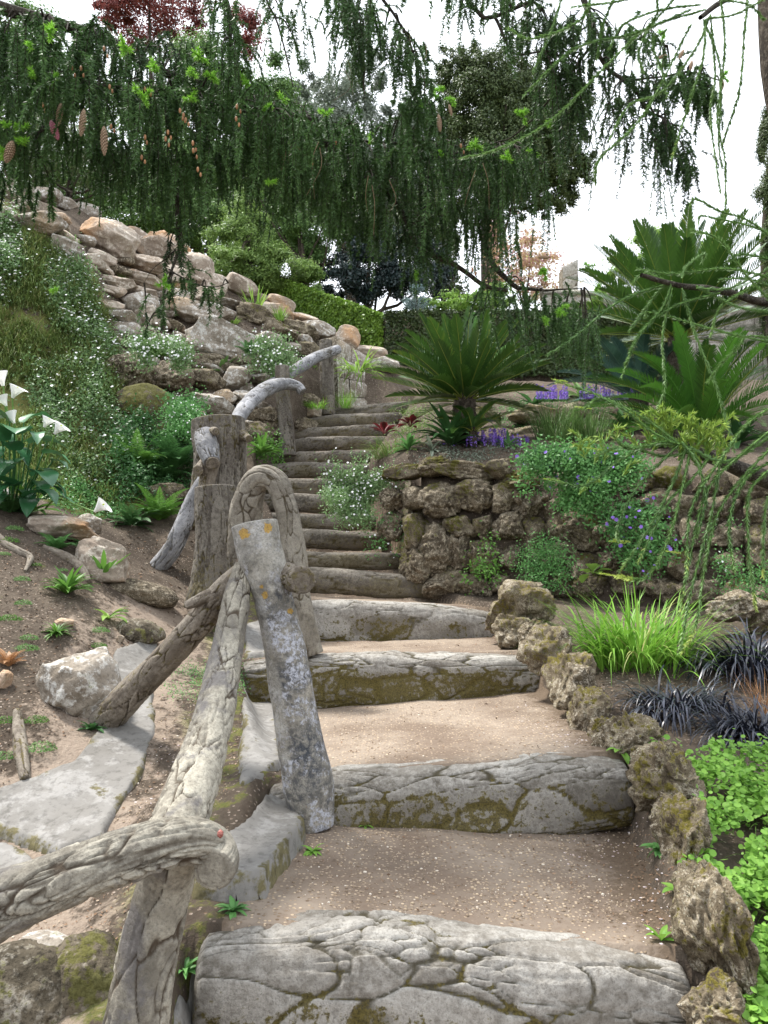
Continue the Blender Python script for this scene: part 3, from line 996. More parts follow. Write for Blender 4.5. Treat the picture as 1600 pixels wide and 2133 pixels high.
# stones, placed by what the photo shows: px,py,half w,half h
WST = [(850, 985, 60, 20), (905, 972, 40, 18), (965, 985, 62, 20), (1040, 978, 45, 22), (1085, 1000, 40, 20),
       (822, 1040, 25, 22), (865, 1035, 28, 28), (918, 1040, 42, 36), (985, 1040, 42, 34), (1048, 1040, 32, 34), (1100, 1050, 35, 30),
       (815, 1095, 26, 30), (868, 1110, 36, 40), (915, 1145, 42, 50), (870, 1180, 34, 36), (1010, 1095, 26, 30), (960, 1100, 32, 28), (1062, 1098, 30, 32), (1110, 1110, 26, 34),
       (960, 1155, 30, 36), (1015, 1160, 36, 34), (1065, 1165, 30, 30), (930, 1215, 42, 30), (990, 1218, 34, 28), (1045, 1220, 34, 22), (1120, 1180, 30, 34), (1110, 1230, 36, 24),
       (1160, 1060, 30, 30), (1200, 1105, 52, 40), (1170, 1160, 30, 26), (1215, 1180, 40, 28), (1175, 1215, 34, 24), (1230, 1225, 34, 24), (1250, 1045, 45, 30), (1270, 1110, 34, 34),
       (1275, 1165, 30, 28), (1300, 1215, 40, 28), (1330, 1000, 48, 26), (1350, 1050, 44, 28), (1345, 1110, 36, 30), (1400, 1005, 34, 30), (1420, 1060, 40, 32), (1400, 1120, 36, 32),
       (1360, 1170, 40, 30), (1380, 1225, 40, 28), (1450, 1110, 36, 40), (1440, 1180, 40, 34), (1460, 1235, 44, 34), (1490, 1010, 46, 32), (1500, 1065, 40, 30), (1520, 1115, 40, 30),
       (1520, 1175, 36, 34), (1540, 1235, 40, 30), (1570, 1010, 44, 34), (1580, 1070, 40, 32), (1590, 1125, 40, 30), (1600, 1180, 40, 36), (1600, 1240, 44, 30), (1680, 1020, 50, 40), (1680, 1110, 50, 44),
       (1680, 1210, 55, 44), (1780, 1060, 55, 55), (1790, 1180, 60, 55), (1900, 1100, 60, 80)]
for i, (px, py, w, h) in enumerate(WST):
    s = wall_px_s(px)
    x, y = wl_at(s)
    d = float(y)
    zt = (f_up(x, y + .3) - f_low(x, y)) or 1
    c = P(px, py, d)
    tl = (c[2] - f_low(x, y)) / zt
    c = P(px, py, d + 0.02 + 0.14 * tl)
    sc = d / F * 1.12
    V, T, mos = rock_geo(c, (w * sc, 0.15, h * sc), 300 + i, 5 if px < 1350 else 4, 'tufa' if i % 3 else 'block', math.radians((i * 53 % 22) - 11), 0)
    mesh('stone', V, None, T, M['wallstone'], wall, attrs={'mos': mos + (0.16 if py < 1010 else 0.0) + (0.1 if i % 4 == 0 else -0.03)})

# rocks at the foot of the wall, far right
for i, (px, py, w, h, lb) in enumerate([(1540, 1260, 60, 34, 'pale rock at the wall foot behind the bright grass'), (1600, 1290, 40, 36, 'rock at the wall foot at the right picture edge')]):
    rock('border_rock', px, py, w, h, 'tufa', 180 + i, lb, 'rock', None, d=5.0, lvl=5, style='tufa')

# terrace rocks
for i, (px, py, w, h, d, lb) in enumerate([
    (1120, 870, 60, 26, 9.2, 'long pitted rock on the terrace behind the green tufts'), (1200, 862, 46, 20, 9.6, 'flat pitted rock on the terrace between the lavender clump and the cycad'),
    (1010, 866, 40, 20, 9.8, 'low rock right of the nearer cycad trunk'), (1095, 905, 36, 22, 8.9, 'dark hollowed rock beside the purple bugle'),
    (1280, 880, 46, 22, 9.2, 'pitted terrace rock behind the yellow tipped shoots'), (1500, 905, 40, 24, 8.6, 'terrace rock beneath the far cycad leaves')]):
    rock('terrace_rock', px, py, w, h, 'tufa', 190 + i, lb, 'rock', 'rocks laid along the terrace bed', d=d, lvl=4, style='tufa')

# ---- rockery: (px,py,half w,half h,kind,rot,label)
RK = [
    (76, 470, 56, 26, 'g', 6, 'flat grey boulder at the upper left of the rockery above the flower bank'),
    (95, 412, 34, 18, 'g', 4, 'small grey boulder above the flat grey one at the upper left'),
    (60, 432, 30, 14, 'g', -5, 'low grey rock tucked left of the small upper boulder'),
    (20, 405, 30, 16, 'g', 8, 'grey rock at the left picture edge under the spruce boughs'),
    (140, 428, 28, 16, 'g', 18, 'slanting grey rock under the little pine trunk'),
    (95, 372, 22, 12, 'g', 0, 'small pale rock near the top of the rockery at the left'),
    (10, 446, 24, 20, 'g', 0, 'weathered rock at the left edge beside the white flowers'),
    (180, 440, 30, 22, 'g', 0, 'shaded rock behind the hanging spruce twigs'),
    (222, 497, 62, 44, 'w', 22, 'big rust edged boulder under the spruce, left one of two'),
    (285, 500, 26, 26, 'w', 12, 'orange boulder beside the big rust edged one'),
    (348, 520, 54, 42, 'w', 24, 'big pale pink boulder on the ridge behind the hanging twig'),
    (140, 522, 46, 24, 'g', 20, 'long grey rock below the big rust edged boulder, by the flowers'),
    (300, 553, 46, 22, 'w', 10, 'wedge shaped tan rock below the two big boulders'),
    (218, 543, 32, 16, 'w', 22, 'smooth cream rock left of the wedge shaped tan rock'),
    (212, 560, 30, 14, 'w', 14, 'small brown rock under the smooth cream one'),
    (240, 592, 46, 18, 'w', 6, 'low pinkish slab in the left middle of the rockery'),
    (300, 588, 50, 14, 'w', 16, 'long thin pinkish slab in the middle of the rockery'),
    (290, 612, 40, 15, 'w', 4, 'low slab beneath the long thin pinkish one'),
    (228, 640, 38, 12, 'w', 0, 'thin brown slab beside the white flower drift'),
    (284, 634, 44, 24, 'g', -6, 'rounded grey boulder left of the cream upright rock'),
    (306, 658, 24, 30, 'w', 8, 'cream upright oval rock in the middle of the rockery'),
    (252, 665, 40, 16, 'g', 4, 'flat grey rock under the rounded grey boulder'),
    (268, 692, 36, 22, 'g', 14, 'grey rock left above the dark cave'),
    (360, 575, 36, 26, 'w', 20, 'tan boulder touching the ridge under the pink boulder'),
    (410, 560, 40, 34, 'w', 30, 'orange blocky boulder on the ridge'),
    (445, 590, 40, 26, 'w', 22, 'pale orange boulder on the ridge, right of the blocky one'),
    (500, 600, 42, 22, 'w', 24, 'cream boulder on the ridge left of the spiky leaves'),
    (360, 620, 42, 22, 'g', 16, 'grey pink rock under the tan ridge boulder'),
    (425, 622, 42, 22, 'w', 8, 'smooth cream rock below the orange ridge boulders'),
    (480, 636, 38, 10, 'g', 4, 'thin dark slab beneath the cream ridge boulder'),
    (400, 652, 46, 26, 'g', 10, 'cracked grey boulder above the great pale one'),
    (455, 656, 40, 20, 'g', 12, 'grey boulder right of the cracked one'),
    (572, 622, 38, 14, 'w', 4, 'flat topped orange block at the end of the ridge'),
    (585, 636, 28, 18, 'w', 16, 'small orange block just under the flat topped one'),
    (578, 650, 34, 16, 'w', 14, 'cream rock under the orange blocks'),
    (632, 664, 30, 12, 'w', 16, 'rusty rock below the hedge on the ridge'),
    (530, 660, 38, 20, 'd', 20, 'dark pitted rock below the spiky leaves'),
    (575, 688, 40, 20, 'd', 18, 'dark hollowed rock right of the pitted one'),
    (470, 710, 82, 46, 'G', 8, 'great pale grey boulder in the middle of the rockery, the largest'),
    (625, 692, 36, 18, 'd', 20, 'brown pitted rock above the silvery rail'),
    (663, 690, 34, 20, 'g', 16, 'grey rock beside the far post'),
    (700, 678, 20, 18, 'g', 0, 'pointed grey rock behind the far post'),
    (726, 704, 24, 26, 'w', 20, 'bright orange boulder at the right tip of the ridge, below the hedge'),
    (770, 735, 34, 16, 'w', 10, 'pale orange stone past the bright orange boulder'),
    (800, 760, 30, 16, 'g', 0, 'pale stone at the head of the stairs'),
    (640, 730, 34, 20, 'd', 0, 'pitted brown rock behind the silvery rail'),
    (410, 752, 34, 18, 'd', 6, 'oval mottled rock under the great pale boulder'),
    (270, 775, 46, 40, 'd', -8, 'dark overhanging rock forming the cave mouth, left'),
    (350, 790, 50, 36, 'd', 6, 'dark rock forming the cave mouth, right'),
    (430, 795, 44, 24, 'd', 10, 'grey mottled rock right of the cave mouth'),
    (488, 792, 34, 28, 'g', 4, 'rounded grey rock under the great pale boulder, right'),
    (310, 855, 62, 44, 'm', 20, 'mossy boulder under the cave'),
    (440, 846, 46, 26, 'g', 4, 'pale mottled rock behind the tall stump'),
    (470, 830, 28, 18, 'g', 0, 'small mottled rock above the tall stump'),
    (512, 828, 36, 20, 'g', 10, 'flat mottled rock left of the curved rail'),
    (540, 868, 34, 20, 'd', 0, 'mottled rock under the curved rail'),
    (560, 770, 34, 22, 'd', 14, 'pitted rock right of the daisy mound'),
    (545, 790, 28, 14, 'g', 0, 'low grey rock under the daisy mound'),
    (530, 905, 36, 24, 'd', 0, 'dark mottled rock beside the tall stump'),
    (560, 905, 30, 26, 'd', 0, 'mottled rock left of the middle post'),
    (630, 885, 28, 18, 'd', 0, 'mottled rock right of the middle post'),
    (655, 862, 24, 14, 'g', 0, 'grey rock at the left end of the fourteenth step'),
    (640, 838, 30, 16, 'd', 0, 'rock behind the far rail between the two posts'),
    (350, 905, 40, 30, 'm', 0, 'mossy rock above the bank ferns'),
    (345, 1030, 40, 22, 'd', 0, 'dark rock under the bank ferns'),
]
for i, (px, py, w, h, k, rot, lb) in enumerate(RK):
    mat = {'g': 'boulder', 'G': 'boulder', 'w': 'boulderW', 'd': 'wallstone', 'm': 'boulderD'}[k]
    st = {'g': 'block', 'G': 'block', 'w': 'block', 'd': 'tufa', 'm': 'round'}[k]
    rock('boulder', px, py, w * (1.27 if k in 'gw' else 1.12), h * 1.1, mat, 400 + i, lb, 'boulder', 'boulders of the rockery slope', lvl=5 if w > 44 else 4, style=st, rot=rot,
         mossb=(0.35 if k == 'm' else (-0.05 if k == 'd' else -0.22)), dr=0.75)
# filler stones of the slope, smaller and between the boulders
rr_ = np.random.default_rng(4)
fill = 0
RUB = []


def rubble_label(px, py):
    k = min(range(len(RK)), key=lambda i: (RK[i][0] - px) ** 2 + ((RK[i][1] - py) * 1.5) ** 2)
    dx, dy = px - RK[k][0], py - RK[k][1]
    w_ = ('right of' if dx > 0 else 'left of') if abs(dx) > abs(dy) * 1.3 else ('below' if dy > 0 else 'above')
    return 'rubble stone just %s the ' % w_ + ' '.join(RK[k][6].split()[:10])


for i in range(900):
    px, py = rr_.uniform(110, 800), rr_.uniform(410, 900)
    if py < 360 + 0.52 * (px - 0) + 20 or py > 930 or (px < 250 and py > 640) or (px < 200 and py > 560) or (px > 560 and py > 760):
        continue
    if any(abs(px - r[0]) < r[2] * 0.75 and abs(py - r[1]) < r[3] * 0.8 for r in RK):
        continue
    w = rr_.uniform(14, 40)
    rock('rubble_stone', px, py, w, w * rr_.uniform(.3, .5), 'boulderW' if rr_.random() < .5 and py < 700 else ('boulder' if rr_.random() < .5 else 'wallstone'), 700 + i,
         rubble_label(px, py), 'stone', 'rubble stones between the rockery boulders', lvl=3, rot=rr_.uniform(-4, 24), mossb=-.15)
    RUB.append((px, py, bpy.context.scene.collection.objects[-1]))
    fill += 1
    if fill > 120:
        break

_g = {}
for px, py, o in RUB:
    _g.setdefault(o['label'], []).append((px, o))
for lb_, li in _g.items():
    if len(li) > 1:
        li.sort(key=lambda q: q[0])
        tail = ' '.join(lb_.replace('rubble stone', '').split()[:8])
        for k, (_, o) in enumerate(li):
            o['label'] = '%s from the left of the stones %s' % (['first', 'second', 'third', 'fourth', 'fifth', 'sixth', 'seventh', 'eighth', 'ninth', 'tenth'][min(k, 9)], tail)
# left bank rocks near the channel
LR = [
    (155, 1432, 80, 74, 'boulder', 'block', -32, 3.55, 'big faceted grey boulder leaning by the foot of the strut'),
    (130, 1100, 72, 22, 'boulderW', 'block', 4, None, 'low cream rock on the bank above the large fern'),
    (185, 1095, 26, 24, 'boulder', 'block', 0, None, 'pale rock at the right end of the low cream one'),
    (222, 1168, 60, 50, 'boulderW', 'block', 12, None, 'square cream boulder behind the hart tongue fern'),
    (300, 1235, 60, 22, 'wallstone', 'round', 14, None, 'dark mossy rock at the channel edge'),
    (10, 1030, 16, 10, 'boulder', 'round', 0, None, 'small grey stone below the arum lilies'),
    (290, 1318, 40, 24, 'boulderD', 'round', 8, None, 'mossy half buried rock above the strut'),
    (135, 1300, 22, 12, 'boulderW', 'block', 0, None, 'small cream stone beside the dark green tuft'),
    (250, 1332, 8, 9, 'boulder', 'block', 30, None, 'tiny white stone on the bank soil'),
    (4, 1420, 16, 22, 'boulderW', 'block', 10, None, 'cream stone at the left picture edge'),
    (95, 1990, 60, 34, 'boulder', 'round', 8, 2.0, 'mossy grey rock in the bottom left corner'),
    (60, 2080, 110, 80, 'boulderD', 'round', 8, 1.95, 'large mossy rock filling the bottom left corner'),
    (190, 2080, 80, 100, 'boulderD', 'round', -14, 1.98, 'brown mossy rock left of the upright bark post'),
]
for i, (px, py, w, h, mat, st, rot, d, lb) in enumerate(LR):
    rock('bank_rock', px, py, w * 1.2, h * 1.2, mat, 900 + i, lb, 'rock', None, d=d, lvl=6 if py > 1900 else 5, style=st, rot=rot, mossb=0.08 if mat == 'boulderD' else -.15)


# ------------------------------------------------------------ cement slabs lying on the channel sides
def slab(name, pxpoly, label, thick=0.022, lift=0.005, mat='slab', mossb=-0.2, seed=0, res=0.012):
    pts = A([G(*p) for p in pxpoly])[:, :2]
    x0, y0 = pts.min(0) - .02
    x1, y1 = pts.max(0) + .02
    nx, ny = int((x1 - x0) / res) + 2, int((y1 - y0) / res) + 2
    X, Y = np.meshgrid(np.linspace(x0, x1, nx), np.linspace(y0, y1, ny))
    # signed distance to polygon, inside positive
    a = pts
    b = np.roll(pts, -1, 0)
    q = np.stack([X, Y], -1)
    q = q + 0.018 * np.stack([fbm(np.stack([X * 6, Y * 6, X * 0 + k], -1), 3, seed + 9) for k in (0, 5)], -1)
    e = b - a
    w = q[..., None, :] - a
    t = np.clip((w * e).sum(-1) / (e * e).sum(-1), 0, 1)
    dist = np.linalg.norm(w - t[..., None] * e, axis=-1).min(-1)
    ins = np.zeros(X.shape, bool)
    for (ax, ay), (bx, by) in zip(a, b):
        c = ((ay > q[..., 1]) != (by > q[..., 1])) & (q[..., 0] < (bx - ax) * (q[..., 1] - ay) / (by - ay + 1e-12) + ax)
        ins ^= c
    sd_ = np.where(ins, dist, -dist)
    xy = np.stack([X, Y], -1)
    Z = ground(X, Y, False)
    for _ in range(14):
        Zp = np.pad(Z, 1, mode='edge')
        Z = (Zp[1:-1, 1:-1] * 2 + Zp[:-2, 1:-1] + Zp[2:, 1:-1] + Zp[1:-1, :-2] + Zp[1:-1, 2:]) / 6
    Z = Z + .008 + lift + thick * sst(0, 0.012, sd_) - 0.05 * (sd_ <= 0.0)
    Z = Z + 0.006 * fbm(np.stack([X * 9, Y * 9, 0 * X], -1), 3, seed)
    V = np.stack([X, Y, Z], -1).reshape(-1, 3)
    Q = grid_quads(ny, nx)
    keep = (sd_.reshape(-1)[Q] > -res * 1.2).all(1)
    u, inv = np.unique(Q[keep], return_inverse=True)
    mos = 0.2 + mossb + 0.35 * fbm(V[u] * 4, 4, seed + 3) + 0.5 * sst(0.06, 0, sd_.reshape(-1)[u])
    o = mesh(name, V[u], inv.reshape(-1, 4), None, M[mat], None, attrs={'mos': mos})
    return tag(o, label, 'slab')


slab('cement_slab', [(-40, 1665), (60, 1635), (150, 1600), (205, 1530), (225, 1440), (240, 1360), (330, 1330), (322, 1440), (322, 1560), (285, 1640), (245, 1700), (215, 1760), (120, 1790), (60, 1770), (-40, 1740)],
     'long smooth grey cement slab along the channel left of the strut foot')
slab('cement_slab', [(-60, 1755), (30, 1775), (75, 1800), (100, 1830), (40, 1860), (-60, 1880)], 'cracked cement slab piece at the left edge above the curled log', seed=3)
slab('cement_slab', [(500, 1420), (545, 1390), (575, 1480), (590, 1600), (560, 1640), (500, 1660), (495, 1600), (510, 1520)], 'smooth cement apron between the sloping rail and the bare post', seed=5)
slab('cement_slab', [(560, 1690), (600, 1680), (635, 1745), (610, 1800), (560, 1870), (480, 1880), (400, 1890), (400, 1830), (500, 1750)], 'bluish cement slab at the foot of the bare post', seed=7, thick=0.06)
slab('cement_slab', [(370, 2060), (415, 2030), (455, 2060), (465, 2133), (460, 2200), (360, 2200), (362, 2110)], 'small pale cement slab between the bark post and the lowest step', seed=8)
slab('cement_slab', [(505, 1310), (560, 1290), (560, 1370), (510, 1390)], 'small cement piece behind the crossing rails', seed=9)

# ------------------------------------------------------------ plant helpers
def gz(x, y):
    x = A(x, float)
    y = A(y, float)
    i = np.clip(np.searchsorted(gx, x) - 1, 0, len(gx) - 2)
    j = np.clip(np.searchsorted(gy, y) - 1, 0, len(gy) - 2)
    u = (x - gx[i]) / (gx[i + 1] - gx[i])
    v = (y - gy[j]) / (gy[j + 1] - gy[j])
    return (GZ[j, i] * (1 - u) + GZ[j, i + 1] * u) * (1 - v) + (GZ[j + 1, i] * (1 - u) + GZ[j + 1, i + 1] * u) * v


_ds = np.concatenate([np.linspace(1.3, 14, 330), np.linspace(14.3, 40, 40)])


def GVv(px, py):
    px = A(px, float)
    py = A(py, float)
    pts = P(px[:, None], py[:, None], _ds[None])
    below = pts[..., 2] < gz(pts[..., 0], pts[..., 1])
    k = np.clip(np.where(below.any(1), below.argmax(1), len(_ds) - 1), 1, None)
    r = np.arange(len(px))
    a, b = pts[r, k - 1], pts[r, k]
    ga = a[:, 2] - gz(a[:, 0], a[:, 1])
    gb = b[:, 2] - gz(b[:, 0], b[:, 1])
    t = np.clip(ga / (ga - gb + 1e-9), 0, 1)[:, None]
    return a * (1 - t) + b * t


def in_poly(px, py, poly):
    ins = np.zeros(np.shape(px), bool)
    for (ax, ay), (bx, by) in zip(poly, poly[1:] + poly[:1]):
        c = ((ay > py) != (by > py)) & (px < (bx - ax) * (py - ay) / (by - ay + 1e-12) + ax)
        ins ^= c
    return ins


def sample_poly(rng, poly, n):
    a = A(poly, float)
    out = np.zeros((0, 2))
    while len(out) < n:
        q = rng.uniform(a.min(0), a.max(0), (n * 2, 2))
        out = np.vstack([out, q[in_poly(q[:, 0], q[:, 1], poly)]])
    return out[:n]


def blades(g, base, az, L, w, e0, bend, segs=5, tint=None, twist=0.0):
    N = len(base)
    az, L, w, e0, bend = [np.broadcast_to(A(q, float), (N,)) for q in (az, L, w, e0, bend)]
    t = np.linspace(0, 1, segs + 1)
    e = e0[:, None] - bend[:, None] * t[None] ** 1.3
    st = (L / segs)[:, None]
    hx = np.cumsum(np.cos(e) * st, 1) - np.cos(e[:, :1]) * st
    hz = np.cumsum(np.sin(e) * st, 1) - np.sin(e[:, :1]) * st
    dirh = np.stack([np.cos(az), np.sin(az)], -1)
    C = np.concatenate([base[:, None, :2] + hx[..., None] * dirh[:, None], (base[:, None, 2] + hz)[..., None]], -1)
    side = np.stack([-np.sin(az + twist), np.cos(az + twist), 0 * az], -1)
    ww = (w[:, None] * np.clip(1 - t[None] ** 2.2, 0.03, 1) * np.clip(.5 + 2 * t[None], 0, 1))[..., None] * 0.5
    V = np.stack([C - side[:, None] * ww, C + side[:, None] * ww], 2)
    V = V.reshape(N, -1, 3)
    k = np.arange(segs)
    q = np.stack([2 * k, 2 * k + 1, 2 * k + 3, 2 * k + 2], -1)
    Q = (q[None] + (np.arange(N) * 2 * (segs + 1))[:, None, None]).reshape(-1, 4)
    ti = np.full(N, .5) if tint is None else tint
    g.add(V, Q, a=np.repeat(ti, 2 * (segs + 1)))


def leafq(g, C, n, L, W, rng, fold=0.15, tint=None, d=None, tip=0.5):
    N = len(C)
    n = nrm(n)
    d = nrm(rng.normal(size=(N, 3))) if d is None else d
    d = nrm(d - n * (d * n).sum(-1, keepdims=True))
    s = np.cross(n, d)
    L = np.broadcast_to(L, (N,))[:, None]
    W = np.broadcast_to(W, (N,))[:, None]
    m = C + d * L * (tip - 0.5) * .5
    V = np.stack([C - d * L / 2, m - s * W / 2 + n * fold * W, C + d * L / 2, m + s * W / 2 + n * fold * W], 1)
    T = (A([[0, 1, 2], [0, 2, 3]])[None] + (np.arange(N) * 4)[:, None, None]).reshape(-1, 3)
    ti = rng.uniform(0, 1, N) if tint is None else tint
    g.add(V, None, T, a=np.repeat(ti, 4))


def roundleaf(g, C, n, r, rng, tint=None, k=7, cup=0.15):
    N = len(C)
    n = nrm(n)
    d = rng.normal(size=(N, 3))
    d = nrm(d - n * (d * n).sum(-1, keepdims=True))
    s = np.cross(n, d)
    th = np.linspace(0, 2 * math.pi, k, endpoint=False)
    r = np.broadcast_to(r, (N,))[:, None, None]
    ring = C[:, None] + r * (np.cos(th)[None, :, None] * d[:, None] + np.sin(th)[None, :, None] * s[:, None] + cup * n[:, None])
    V = np.concatenate([C[:, None], ring], 1)
    f = A([[0, 1 + i, 1 + (i + 1) % k] for i in range(k)])
    T = (f[None] + (np.arange(N) * (k + 1))[:, None, None]).reshape(-1, 3)
    ti = rng.uniform(0, 1, N) if tint is None else tint
    g.add(V, None, T, a=np.repeat(ti, k + 1))


def bigleaf(g, base, az, e0, bend, L, W, prof, segs=9, cross=5, fold=0.3, tint=0.5, wave=0.0, stalk=0.0):
    """one broad leaf, prof = widths from base to tip"""
    t = np.linspace(0, 1, segs)
    e = e0 - bend * t
    st = L / (segs - 1)
    h = np.cumsum(np.cos(e)) * st
    z = np.cumsum(np.sin(e)) * st
    dh = A([math.cos(az), math.sin(az), 0])
    C = A(base)[None] + (h - h[0])[:, None] * dh + (z - z[0])[:, None] * A([0, 0, 1])
    s = A([-math.sin(az), math.cos(az), 0])
    T = nrm(np.gradient(C, axis=0))
    U = nrm(np.cross(T, s[None]))
    U = U * np.sign(U[:, 2:3] + 1e-6)
    wd = np.interp(t, np.linspace(0, 1, len(prof)), prof) * W
    u = np.linspace(-1, 1, cross)
    V = C[:, None] + (wd[:, None] * u[None])[..., None] * s + ((np.abs(u)[None] * wd[:, None] * fold) + wave * np.sin(t * 14)[:, None] * np.abs(u)[None] * W)[..., None] * U[:, None]
    g.add(V, grid_quads(segs, cross), a=tint)
    return C


def frond(base, az, e0, bend, L, nl, lf, wl, vee=0.6, fwd=1.05, tint=(0.3, 0.8), rng=None, prof=None, roll=0.0, droop=0.25, rachis=0.006):
    """a pinnate leaf: rachis and pairs of leaflets"""
    g = Geo()
    n = 24
    t = np.linspace(0, 1, n)
    e = e0 - bend * t ** 1.4
    st = L / (n - 1)
    dh = A([math.cos(az), math.sin(az), 0])
    C = A(base)[None] + (np.cumsum(np.cos(e)) * st)[:, None] * dh + (np.cumsum(np.sin(e)) * st)[:, None] * A([0, 0, 1.])
    s0 = A([-math.sin(az), math.cos(az), 0])
    T = nrm(np.gradient(C, axis=0))
    U = nrm(np.cross(T, s0[None]))
    U = np.where((U[:, 2:3] < 0) & (np.abs(U[:, 2:3]) > 0.05), -U, U)
    S = nrm(np.cross(U, T))
    S, U = S * math.cos(roll) + U * math.sin(roll), U * math.cos(roll) - S * math.sin(roll)
    tt = np.linspace(0.1, 0.995, nl)
    Ci = np.stack([np.interp(tt, t, C[:, k]) for k in range(3)], -1)
    Ti = nrm(np.stack([np.interp(tt, t, T[:, k]) for k in range(3)], -1))
    Si = nrm(np.stack([np.interp(tt, t, S[:, k]) for k in range(3)], -1))
    Ui = np.cross(Ti, Si)
    Ui = Ui * np.sign((Ui * np.stack([np.interp(tt, t, U[:, k]) for k in range(3)], -1)).sum(-1, keepdims=True))
    pf = np.interp(tt, *zip(*(prof or [(0, .45), (.2, .85), (.5, 1), (.8, .8), (1, .25)])))
    for sg in (-1, 1):
        fw = fwd + 0.6 * tt ** 2
        d = nrm(Ti * fw[:, None] + sg * Si + Ui * vee + rng.normal(size=Ci.shape) * 0.06)
        ll = (lf * pf)[:, None]
        wv = nrm(np.cross(d, Ui)) * wl / 2
        m = Ci + d * ll * 0.5
        tp = Ci + d * ll - A([0, 0, 1.]) * ll * droop * 0.4
        V = np.stack([Ci - wv * .6, Ci + wv * .6, m + wv, m - wv, tp], 1)
        k = (np.arange(nl) * 5)[:, None]
        Q = A([[0, 1, 2, 3]]) + k
        T3 = A([[3, 2, 4]]) + k
        g.add(V, Q, T3, a=np.repeat(rng.uniform(tint[0], tint[1], nl), 5))
    m_ = 5
    Rr = rachis * (1 - 0.8 * t)
    th = np.linspace(0, 2 * math.pi, m_, endpoint=False)
    V = C[:, None] + Rr[:, None, None] * (np.cos(th)[None, :, None] * S[:, None] + np.sin(th)[None, :, None] * U[:, None])
    g.add(V, grid_quads(n, m_, True), a=0.95)
    return g


def crown_pts(rng, blobs, n, sig=0.22, clumps=60, shell=0.6):
    """leaf centres and outward normals of a crown made of ellipsoid blobs (c, r)"""
    vol = A([r[0] * r[1] * r[2] for _, r in blobs]) ** 0.67
    vol = vol / vol.sum()
    Cs, Ns = [], []
    for (c, r), v in zip(blobs, vol):
        nb = int(n * v)
        kc = max(6, int(clumps * v))
        u = nrm(rng.normal(size=(kc, 3)))
        rad = rng.uniform(shell, 1.0, kc)[:, None]
        cc = u * rad
        idx = rng.integers(0, kc, nb)
        off = rng.normal(size=(nb, 3)) * sig * rng.uniform(.6, 1.3, kc)[idx][:, None] * [1, 1, .75]
        p = cc[idx] + off
        Cs.append(A(c) + p * A(r))
        Ns.append(nrm(u[idx] * 0.5 + nrm(off) * .8 + rng.normal(size=(nb, 3)) * .5 + [0, 0, .35]))
    return np.vstack(Cs), np.vstack(Ns)


M['needle'] = leaf_mat('spruce needles', (0.022, 0.05, 0.018), (0.09, 0.18, 0.052), trans=0.28, rough=0.5)
M['fresh'] = leaf_mat('fresh spruce shoots', (0.14, 0.34, 0.03), (0.28, 0.55, 0.07), trans=0.4)
M['twig'] = stone_mat('twig bark', (0.03, 0.025, 0.02), (0.07, 0.06, 0.045), (0.13, 0.12, 0.1), scale=20)
M['cone'] = leaf_mat('cone scales', (0.07, 0.04, 0.022), (0.5, 0.36, 0.24), trans=0.0, rough=.7)
M['conepink'] = leaf_mat('young pink cone', (0.28, 0.08, 0.12), (0.5, 0.2, 0.25), trans=0.0)
M['bud'] = leaf_mat('brown buds', (0.2, 0.1, 0.045), (0.38, 0.2, 0.09), trans=0.1)
M['snake'] = leaf_mat('rope shoot needles', (0.07, 0.15, 0.05), (0.2, 0.33, 0.1), (0.5, 0.56, 0.13), trans=0.2)
M['snaketip'] = leaf_mat('yellow green shoot tips', (0.25, 0.38, 0.06), (0.5, 0.58, 0.12), trans=0.3)
M['cycad'] = leaf_mat('cycad leaflets', (0.013, 0.042, 0.014), (0.085, 0.18, 0.03), (0.26, 0.28, 0.05), trans=0.08, rough=0.3, spec=0.5)
M['cycadblue'] = leaf_mat('bluish cycad leaflets', (0.03, 0.075, 0.06), (0.08, 0.16, 0.13), trans=0.12, rough=0.3, spec=0.6)
M['cycadgold'] = leaf_mat('golden cycad leaflets', (0.3, 0.2, 0.04), (0.42, 0.26, 0.06), trans=0.2)
M['cycadgreen'] = leaf_mat('young cycad leaflets', (0.035, 0.11, 0.018), (0.1, 0.25, 0.035), trans=0.15, rough=.35)
M['darkleaf'] = leaf_mat('dark glossy leaves', (0.008, 0.018, 0.016), (0.03, 0.05, 0.05), (0.10, 0.12, 0.13), trans=0.05, rough=0.35)
M['oliveleaf'] = leaf_mat('olive foliage', (0.03, 0.055, 0.02), (0.1, 0.14, 0.045), trans=0.2)
M['greyleaf'] = leaf_mat('grey green foliage', (0.09, 0.12, 0.085), (0.22, 0.26, 0.2), trans=0.25)
M['greenleaf'] = leaf_mat('mid green foliage', (0.055, 0.12, 0.035), (0.16, 0.27, 0.08), trans=0.35)
M['limeleaf'] = leaf_mat('light green foliage', (0.1, 0.2, 0.035), (0.25, 0.4, 0.08), trans=0.4)
M['feather'] = leaf_mat('feathery conifer foliage', (0.08, 0.15, 0.04), (0.24, 0.36, 0.09), trans=0.3)
M['copper'] = leaf_mat('copper foliage', (0.1, 0.03, 0.03), (0.28, 0.09, 0.08), trans=0.35)
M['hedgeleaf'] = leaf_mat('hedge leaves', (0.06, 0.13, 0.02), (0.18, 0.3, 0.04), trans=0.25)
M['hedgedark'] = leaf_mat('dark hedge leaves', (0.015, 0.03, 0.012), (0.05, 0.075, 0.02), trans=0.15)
M['bluespruce'] = leaf_mat('blue spruce needles', (0.16, 0.24, 0.25), (0.36, 0.46, 0.47), trans=0.1)
M['acer'] = leaf_mat('young acer leaves', (0.5, 0.52, 0.16), (0.5, 0.27, 0.3), trans=0.4)
M['fern'] = leaf_mat('fern leaflets', (0.04, 0.11, 0.02), (0.12, 0.26, 0.045), trans=0.35)
